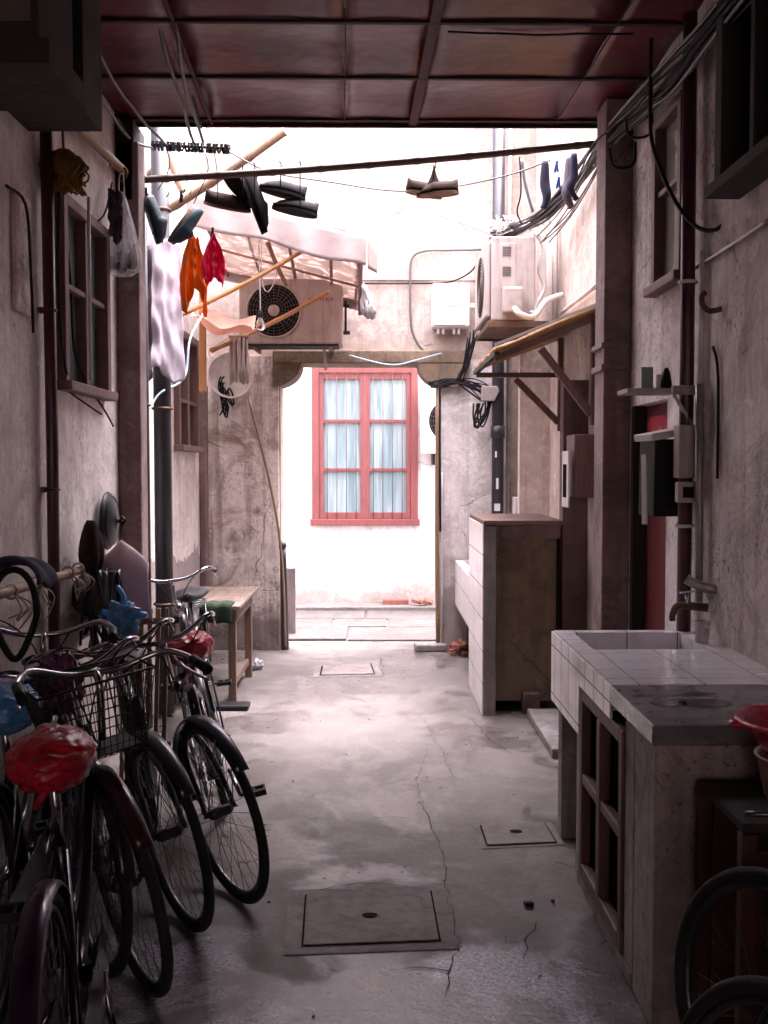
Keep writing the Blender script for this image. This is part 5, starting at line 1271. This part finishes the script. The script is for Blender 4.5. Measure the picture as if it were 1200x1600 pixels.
# black cap and hoop at the left edge
hp = thing('hose_hoop', 'black rubber hoop hanging at the left edge below the dark cap', 'hoop', (-1.22, 3.35, .8))
m = MB(); c_ = P(22, 960, 3.4)
pts = [c_+V((.075*math.cos(a)*(1-.35*(math.sin(a) < 0)*abs(math.sin(a))), .01*math.sin(a*2), .15*math.sin(a))) for a in [2*PI*i/30 for i in range(30)]]
m.tube(pts, .012, 8, 0, True); m.build('hoop', M['tyre'], hp)
c_ = P(28, 905, 3.35)
def fcap(u, v):
    a = u*PI*1.1 - .15; r = .09
    return c_ + V((r*math.cos(a)*(1+.1*v), -.07+.16*v, .07*math.sin(a) + .01*math.sin(v*9) - .02*v))
cp = tag(MB().grid(fcap, 26, 14).build('cap', M['sock_n'], solid=.012), 'dark navy cap slung over the end of the storage pole at the left edge', 'cap')

# ================================================================ bicycles
def bicycle(label, front, heading, lean, steer, fm, saddle_z=.86, basket=False, rack=True, tyre='tyre', lamp=False, slim=1, crank=0., guards=True, frame='step', group='parked bicycles'):
    h = R(heading); fw = V((math.cos(h), math.sin(h), 0))
    root = thing('bicycle', label, 'bicycle', V((front[0], front[1], 0)) - fw*.53, group)
    root.rotation_euler = (-R(lean), 0, h)
    F = M[fm]
    def bd(m, nm, mt, par=None, bevel=0, solid=0):
        o = m.build(nm, mt, None, bevel, solid, origin=(0, 0, 0)); o.location = (0, 0, 0); o.parent = par or root; return o
    RW = .315
    S = Matrix.Translation((.49, 0, 0)) @ Matrix.Rotation(R(steer), 4, 'Z') @ Matrix.Translation((-.49, 0, 0))
    rd = random.Random(hash(label) % 1000 if False else len(label))
    def wheel(cx, Mx):
        m = MB(); m.M = Mx; m.torus((cx, 0, RW+.018), RW-.022, .010, 'Y', 56, 8); w = bd(m, 'wheel', M['rim'])
        m = MB(); m.M = Mx; m.torus((cx, 0, RW+.018), RW, .0165, 'Y', 60, 10); bd(m, 'tyre', M[tyre], w)
        m = MB(); m.M = Mx; m.tube([(cx, -.045, RW+.018), (cx, -.03, RW+.018), (cx, .03, RW+.018), (cx, .045, RW+.018)], [.012, .02, .02, .012], 12)
        m.tube([(cx, -.065, RW+.018), (cx, .065, RW+.018)], .005, 8); bd(m, 'hub', M['rim'], w)
        m = MB(); m.M = Mx
        for i in range(32):
            a = 2*PI*i/32; s = 1 if i % 2 else -1; a2 = a + (.9 if (i//2) % 2 else -.9)
            m.tube([(cx+.018*math.cos(a2), s*.03, RW+.018+.018*math.sin(a2)), (cx+(RW-.025)*math.cos(a), 0, RW+.018+(RW-.025)*math.sin(a))], .0011, 4)
        bd(m, 'spokes', M['rim'], w)
        return w
    I = Matrix.Identity(4); zc = RW+.018; rx, fx = -.53, .53
    wheel(rx, I); wheel(fx, S)
    if guards:
        for cx, Mx, a0, a1 in ((rx, I, R(5), R(200)), (fx, S, R(35), R(170))):
            m = MB(); m.M = Mx; n = 26; vs = []
            for i in range(n+1):
                a = a0+(a1-a0)*i/n
                for j in range(6):
                    b = PI*j/5; rr = RW+.022+.016*math.sin(b); vs.append((cx+rr*math.cos(a), .028*math.cos(b), zc+rr*math.sin(a)))
            m.add(vs, [(i*6+j, i*6+j+1, (i+1)*6+j+1, (i+1)*6+j) for i in range(n) for j in range(5)], True)
            g = bd(m, 'mudguard', F, solid=.0015)
            m = MB(); m.M = Mx
            for s in (-1, 1):
                for ang in (R(60) if cx > 0 else R(25), R(150)): m.tube([(cx, s*.05, zc), (cx+(RW+.03)*math.cos(ang), s*.028, zc+(RW+.03)*math.sin(ang))], .0022, 5)
            bd(m, 'stay', M['rim'], g)
    # frame
    bb = V((-.08, 0, .29)); st = V((-.21, 0, saddle_z-.22)); hd0 = V((.375, 0, .62)); hd1 = V((.345, 0, .76))
    m = MB()
    m.tube([bb, st], .0155, 12); m.tube([hd0, hd1], .019, 12)
    if frame == 'step':
        m.tube([bb, bb+V((.15, 0, .05)), hd0+V((-.06, 0, -.08)), hd0], .019, 12, 5); m.tube([bb.lerp(st, .45), bb.lerp(st, .45)+V((.12, 0, .03)), hd1+V((-.08, 0, -.08)), hd1], .0135, 10, 5)
    else:
        m.tube([bb, hd0], .018, 12); m.tube([st, hd1], .015, 12)
    m.tube([bb+V((0, -.035, 0)), bb+V((0, .035, 0))], .022, 14)
    for s in (-1, 1):
        m.tube([bb+V((0, s*.02, 0)), V((rx, s*.058, zc))], .009, 8); m.tube([st+V((0, s*.012, -.02)), V((rx, s*.058, zc))], .0075, 8)
    bd(m, 'frame', F)
    m = MB(); m.M = S
    for s in (-1, 1): m.tube([hd0+V((.01, s*.018, -.02)), (.43, s*.045, .52), (.49, s*.052, .42), (fx, s*.055, zc)], [.0125, .008], 10, 4)
    m.tube([hd0+V((.012, -.03, -.015)), hd0+V((.012, .03, -.015))], .014, 8)
    bd(m, 'fork', F if fm != 'fr_black' else M['rim'])
    # bars
    m = MB(); m.M = S; tz = .965
    m.tube([hd1, (.335, 0, .88), (.34, 0, .93), (.365, 0, .95)], .0115, 10, 4); bd(m, 'stem', M['steel'])
    m = MB(); m.M = S
    bp_ = [(.16, -.255, tz-.01), (.26, -.245, tz+.01), (.33, -.19, tz+.025), (.368, -.08, .955), (.372, 0, .95), (.368, .08, .955), (.33, .19, tz+.025), (.26, .245, tz+.01), (.16, .255, tz-.01)]
    m.tube(bp_, .0095, 10, 5); hb = bd(m, 'handlebar', M['steel'])
    for s in (-1, 1):
        m = MB(); m.M = S; m.tube([(.145, s*.257, tz-.013), (.24, s*.248, tz+.007)], .0145, 12); bd(m, 'grip', M['plas_k'], hb)
        m = MB(); m.M = S; m.tube([(.31, s*.215, tz+.018), (.28, s*.235, tz-.02), (.17, s*.262, tz-.045)], .005, 6, 4); bd(m, 'brake_lever', M['steel'], hb)
        m = MB(); m.M = S; m.tube([(.31, s*.215, tz+.018), (.42, s*.16, tz+.04), (.44, s*.05, .9), (.38, 0, .72)], .0028, 6, 5); bd(m, 'brake_cable', M['cable'], hb)
    if lamp:
        m = MB(); m.M = S; m.lathe([(.0001, -.05), (.02, -.045), (.034, 0), (.036, .012), (.0001, .016)], (.44, 0, .80), 'X', 18); bd(m, 'headlamp', M['steel'])
    if basket:
        m = MB(); m.M = S; bx = .40; L0, L1, W0, W1, z0, z1 = .18, .25, .12, .165, .735, .965
        def pt(u, v, side):
            l = L0+(L1-L0)*v; w = W0+(W1-W0)*v; z = z0+(z1-z0)*v
            if side == 0: return (bx+.01+l*u, w, z)
            if side == 1: return (bx+.01+l*u, -w, z)
            if side == 2: return (bx+.01+l, w*(2*u-1), z)
            return (bx+.01, w*(2*u-1), z)
        for sd_ in range(4):
            N = 14
            for i in range(N+1): m.tube([pt(i/N, 0, sd_), pt(i/N, 1, sd_)], .0013, 4)
            for j in range(9): m.tube([pt(0, j/8, sd_), pt(1, j/8, sd_)], .0013 if j < 8 else .004, 4 if j < 8 else 6)
        for i in range(15):
            m.tube([(bx+.01+L0*i/14, -W0, z0), (bx+.01+L0*i/14, W0, z0)], .0015, 4); m.tube([(bx+.01, -W0+2*W0*i/14, z0), (bx+.01+L0, -W0+2*W0*i/14, z0)], .0015, 4)
        b_ = bd(m, 'basket', M['rim'] if basket == 2 else M['plas_k'])
        m = MB(); m.M = S; m.box(bx+.02, bx+.18, -.11, .11, z0+.002, z0+.005); bd(m, 'base_plate', M['rim'], b_)
    # saddle
    m = MB(); m.tube([st, V((-.245, 0, saddle_z-.05))], .0125, 10); bd(m, 'seat_post', M['steel'])
    m = MB(); n = 16; k = 12; vs = []
    for i in range(n+1):
        u = i/n; x = -.37+.27*u; w = .085*(1-u)**.8*(.6+.4*math.sin(min(1, u*4+.25)*PI/2))*1.25+.018
        if i in (0, n): w *= .55
        for q in range(k):
            a = 2*PI*q/k; vs.append((-.235+(x+.235)*slim, w*slim*math.cos(a), saddle_z-.02+.028*max(math.sin(a), -.9)+(.02*(1-u) if u < .4 else .012)-.012*math.sin(u*PI)))
    fs = [(i*k+q, i*k+(q+1) % k, (i+1)*k+(q+1) % k, (i+1)*k+q) for i in range(n) for q in range(k)] + [tuple(range(k)), tuple(n*k+q for q in range(k))]
    m.add(vs, fs, True); bd(m, 'saddle', M['plas_k'])
    # drive
    m = MB(); m.torus(bb+V((0, -.05, 0)), .085, .004, 'Y', 36, 6)
    for i in range(5): a = 2*PI*i/5; m.tube([bb+V((0, -.05, 0)), bb+V((.083*math.cos(a), -.05, .083*math.sin(a)))], .006, 6)
    bd(m, 'chainring', M['rim'])
    m = MB(); m.prism([(rx-.04, zc-.045), (rx-.04, zc+.045), (bb.x+.04, bb.z+.10), (bb.x+.10, bb.z+.05), (bb.x+.10, bb.z-.05), (bb.x+.04, bb.z-.09)], -.066, -.062, 'XZ'); bd(m, 'chain_guard', F)
    for s, a in ((-1, crank), (1, crank+PI)):
        e = bb+V((.165*math.cos(a), s*.085, .165*math.sin(a)))
        m = MB(); m.tube([bb+V((0, s*.06, 0)), e], [.011, .009], 8); c = bd(m, 'crank', M['steel'])
        m = MB(); m.tube([e, e+V((0, s*.10, 0))], .007, 8)
        for dx in (-.032, .032): m.bar(e+V((dx, s*.015, 0)), e+V((dx, s*.10, 0)), .012, .022)
        for dy in (.018, .056, .097): m.bar(e+V((-.032, s*dy, 0)), e+V((.032, s*dy, 0)), .008, .02)
        bd(m, 'pedal', M['plas_k'], c)
    if rack:
        m = MB(); z = zc+RW+.055
        m.tube([(-.30, -.04, z), (-.62, -.06, z), (-.70, -.05, z), (-.715, 0, z), (-.70, .05, z), (-.62, .06, z), (-.30, .04, z)], .005, 7, 4)
        for x in (-.36, -.46, -.56, -.66): m.tube([(x, -.055, z), (x, .055, z)], .004, 6)
        for s in (-1, 1): m.tube([(rx, s*.06, zc), (-.60, s*.058, z)], .0045, 6)
        bd(m, 'rack', M['rim'])
    m = MB(); m.tube([(rx+.06, .055, zc-.02), (rx+.10, .11, .015)] if lean >= 0 else [(rx+.06, -.055, zc-.02), (rx+.10, -.11, .015)], .007, 8); bd(m, 'kickstand', M['steel'])
    return root

def bag_on(root, label, mat, sz, size=(.16, .12, .075), x=-.24, seed=0, drop=.0, ty=0):
    """plastic bag tied over a saddle: stands as its own thing at the saddle's place"""
    mw = root.matrix_world if False else (Matrix.Translation(root.location) @ root.rotation_euler.to_matrix().to_4x4())
    m = MB(); n, k = 64, 44; vs = []
    for j in range(k+1):
        v = j/k; th = PI*v
        for i in range(n):
            a = 2*PI*i/n; r = math.sin(th)**.75
            p = V((math.cos(a)*r, math.sin(a)*r, math.cos(th)))
            nz = 1+.10*noise.noise(p*2.6+V((seed, 0, 0)))+.06*noise.noise(p*6+V((0, seed, 0)))+.035*abs(noise.noise(p*9))-.03*abs(noise.noise(p*17))
            narrow = 1-.28*(p.x > 0)*p.x
            vs.append(mw @ V((x+p.x*size[0]*nz, p.y*size[1]*nz*narrow, sz+p.z*size[2]*nz*(1 if p.z > 0 else 1.25)+drop)))
    m.add(vs, [(j*n+i, j*n+(i+1) % n, (j+1)*n+(i+1) % n, (j+1)*n+i) for j in range(k) for i in range(n)], True)
    o = m.build('saddle_cover', mat)
    tag(o, label, 'saddle cover')
    rd = random.Random(seed); m = MB()
    for q in range(1):
        a = rd.uniform(0, 6.28); b = mw @ V((x+math.cos(a)*size[0]*.5, math.sin(a)*size[1]*.5, sz-size[2]*.9))
        m.tube([b, b+V((rd.uniform(-.02, .02), rd.uniform(-.02, .02), -.035)), b+V((rd.uniform(-.03, .03), rd.uniform(-.03, .03), -.07-.03*rd.random()))], [.022, .007], 6, 2)
    m.build('tails', mat, o)
    return o
b1 = bicycle('purple bicycle nearest the camera on the left with a red bag over its saddle', (-.83, 3.10), 100, 3, 22, 'fr_purple', .89, rack=False, slim=.72, tyre='tyre_w', crank=R(-100), frame='step')
bag_on(b1, 'glossy red plastic bag tied over the saddle of the nearest left bicycle', M['bagred'], .885, (.135, .10, .058), -.235, 1)
b8 = bicycle('wine-red bicycle with a dark wire front basket facing the camera on the left', (-.68, 2.98), -65, -10, 6, 'fr_red', .82, basket=1, crank=R(40), tyre='tyre_w')
b2 = bicycle('plain black bicycle wedged between the basket bicycle and the one furthest into the lane', (-.63, 3.38), -72, -11, 13, 'fr_black', .80, crank=R(40))
b3 = bicycle('black bicycle furthest into the lane, one pedal sticking out, red bag on its saddle', (-.49, 3.58), -80, -12, 23, 'fr_blue', .81, slim=.72, crank=R(156), lamp=True, frame='diamond')
bag_on(b3, 'red plastic bag over the saddle seen just above the wire basket', M['bagred'], .805, (.14, .105, .06), -.235, 5)
b4 = bicycle('bicycle closest to the left wall with a blue bag over its saddle', (-1.17, 3.80), 97, 2, 3, 'fr_black', .84, rack=False, slim=.72, crank=R(60), frame='step')
bag_on(b4, 'crinkled blue and white plastic bag over the saddle nearest the left wall', M['bagblue'], .835, (.145, .11, .062), -.235, 9)
b5 = bicycle('dark bicycle furthest back, parked just before the wooden table', (-.93, 5.28), -84, -6, 12, 'fr_black', .80, crank=R(15), frame='diamond', lamp=True)
b6 = bicycle('bicycle by the right-hand counter with its front wheel below the pink bucket', (.86, 2.16), 113, -3, 0, 'fr_blue', .84, crank=R(80), tyre='tyre_w', guards=False, group='parked bicycles')
b7 = bicycle('bicycle in the very bottom right corner showing only the top of its front wheel', (.70, 1.66), 113, -3, 0, 'fr_black', .84, crank=R(80), tyre='tyre_w', guards=False, group='parked bicycles')
m = MB(); pz = P(92, 1068, 3.3)
bp2 = crumple(pz, .07, .06, .09, 8, amt=.5)
tag(bp2.build('plastic_bag', M['bagpurple']), 'small purple plastic bag hanging behind the blue saddle cover', 'bag')
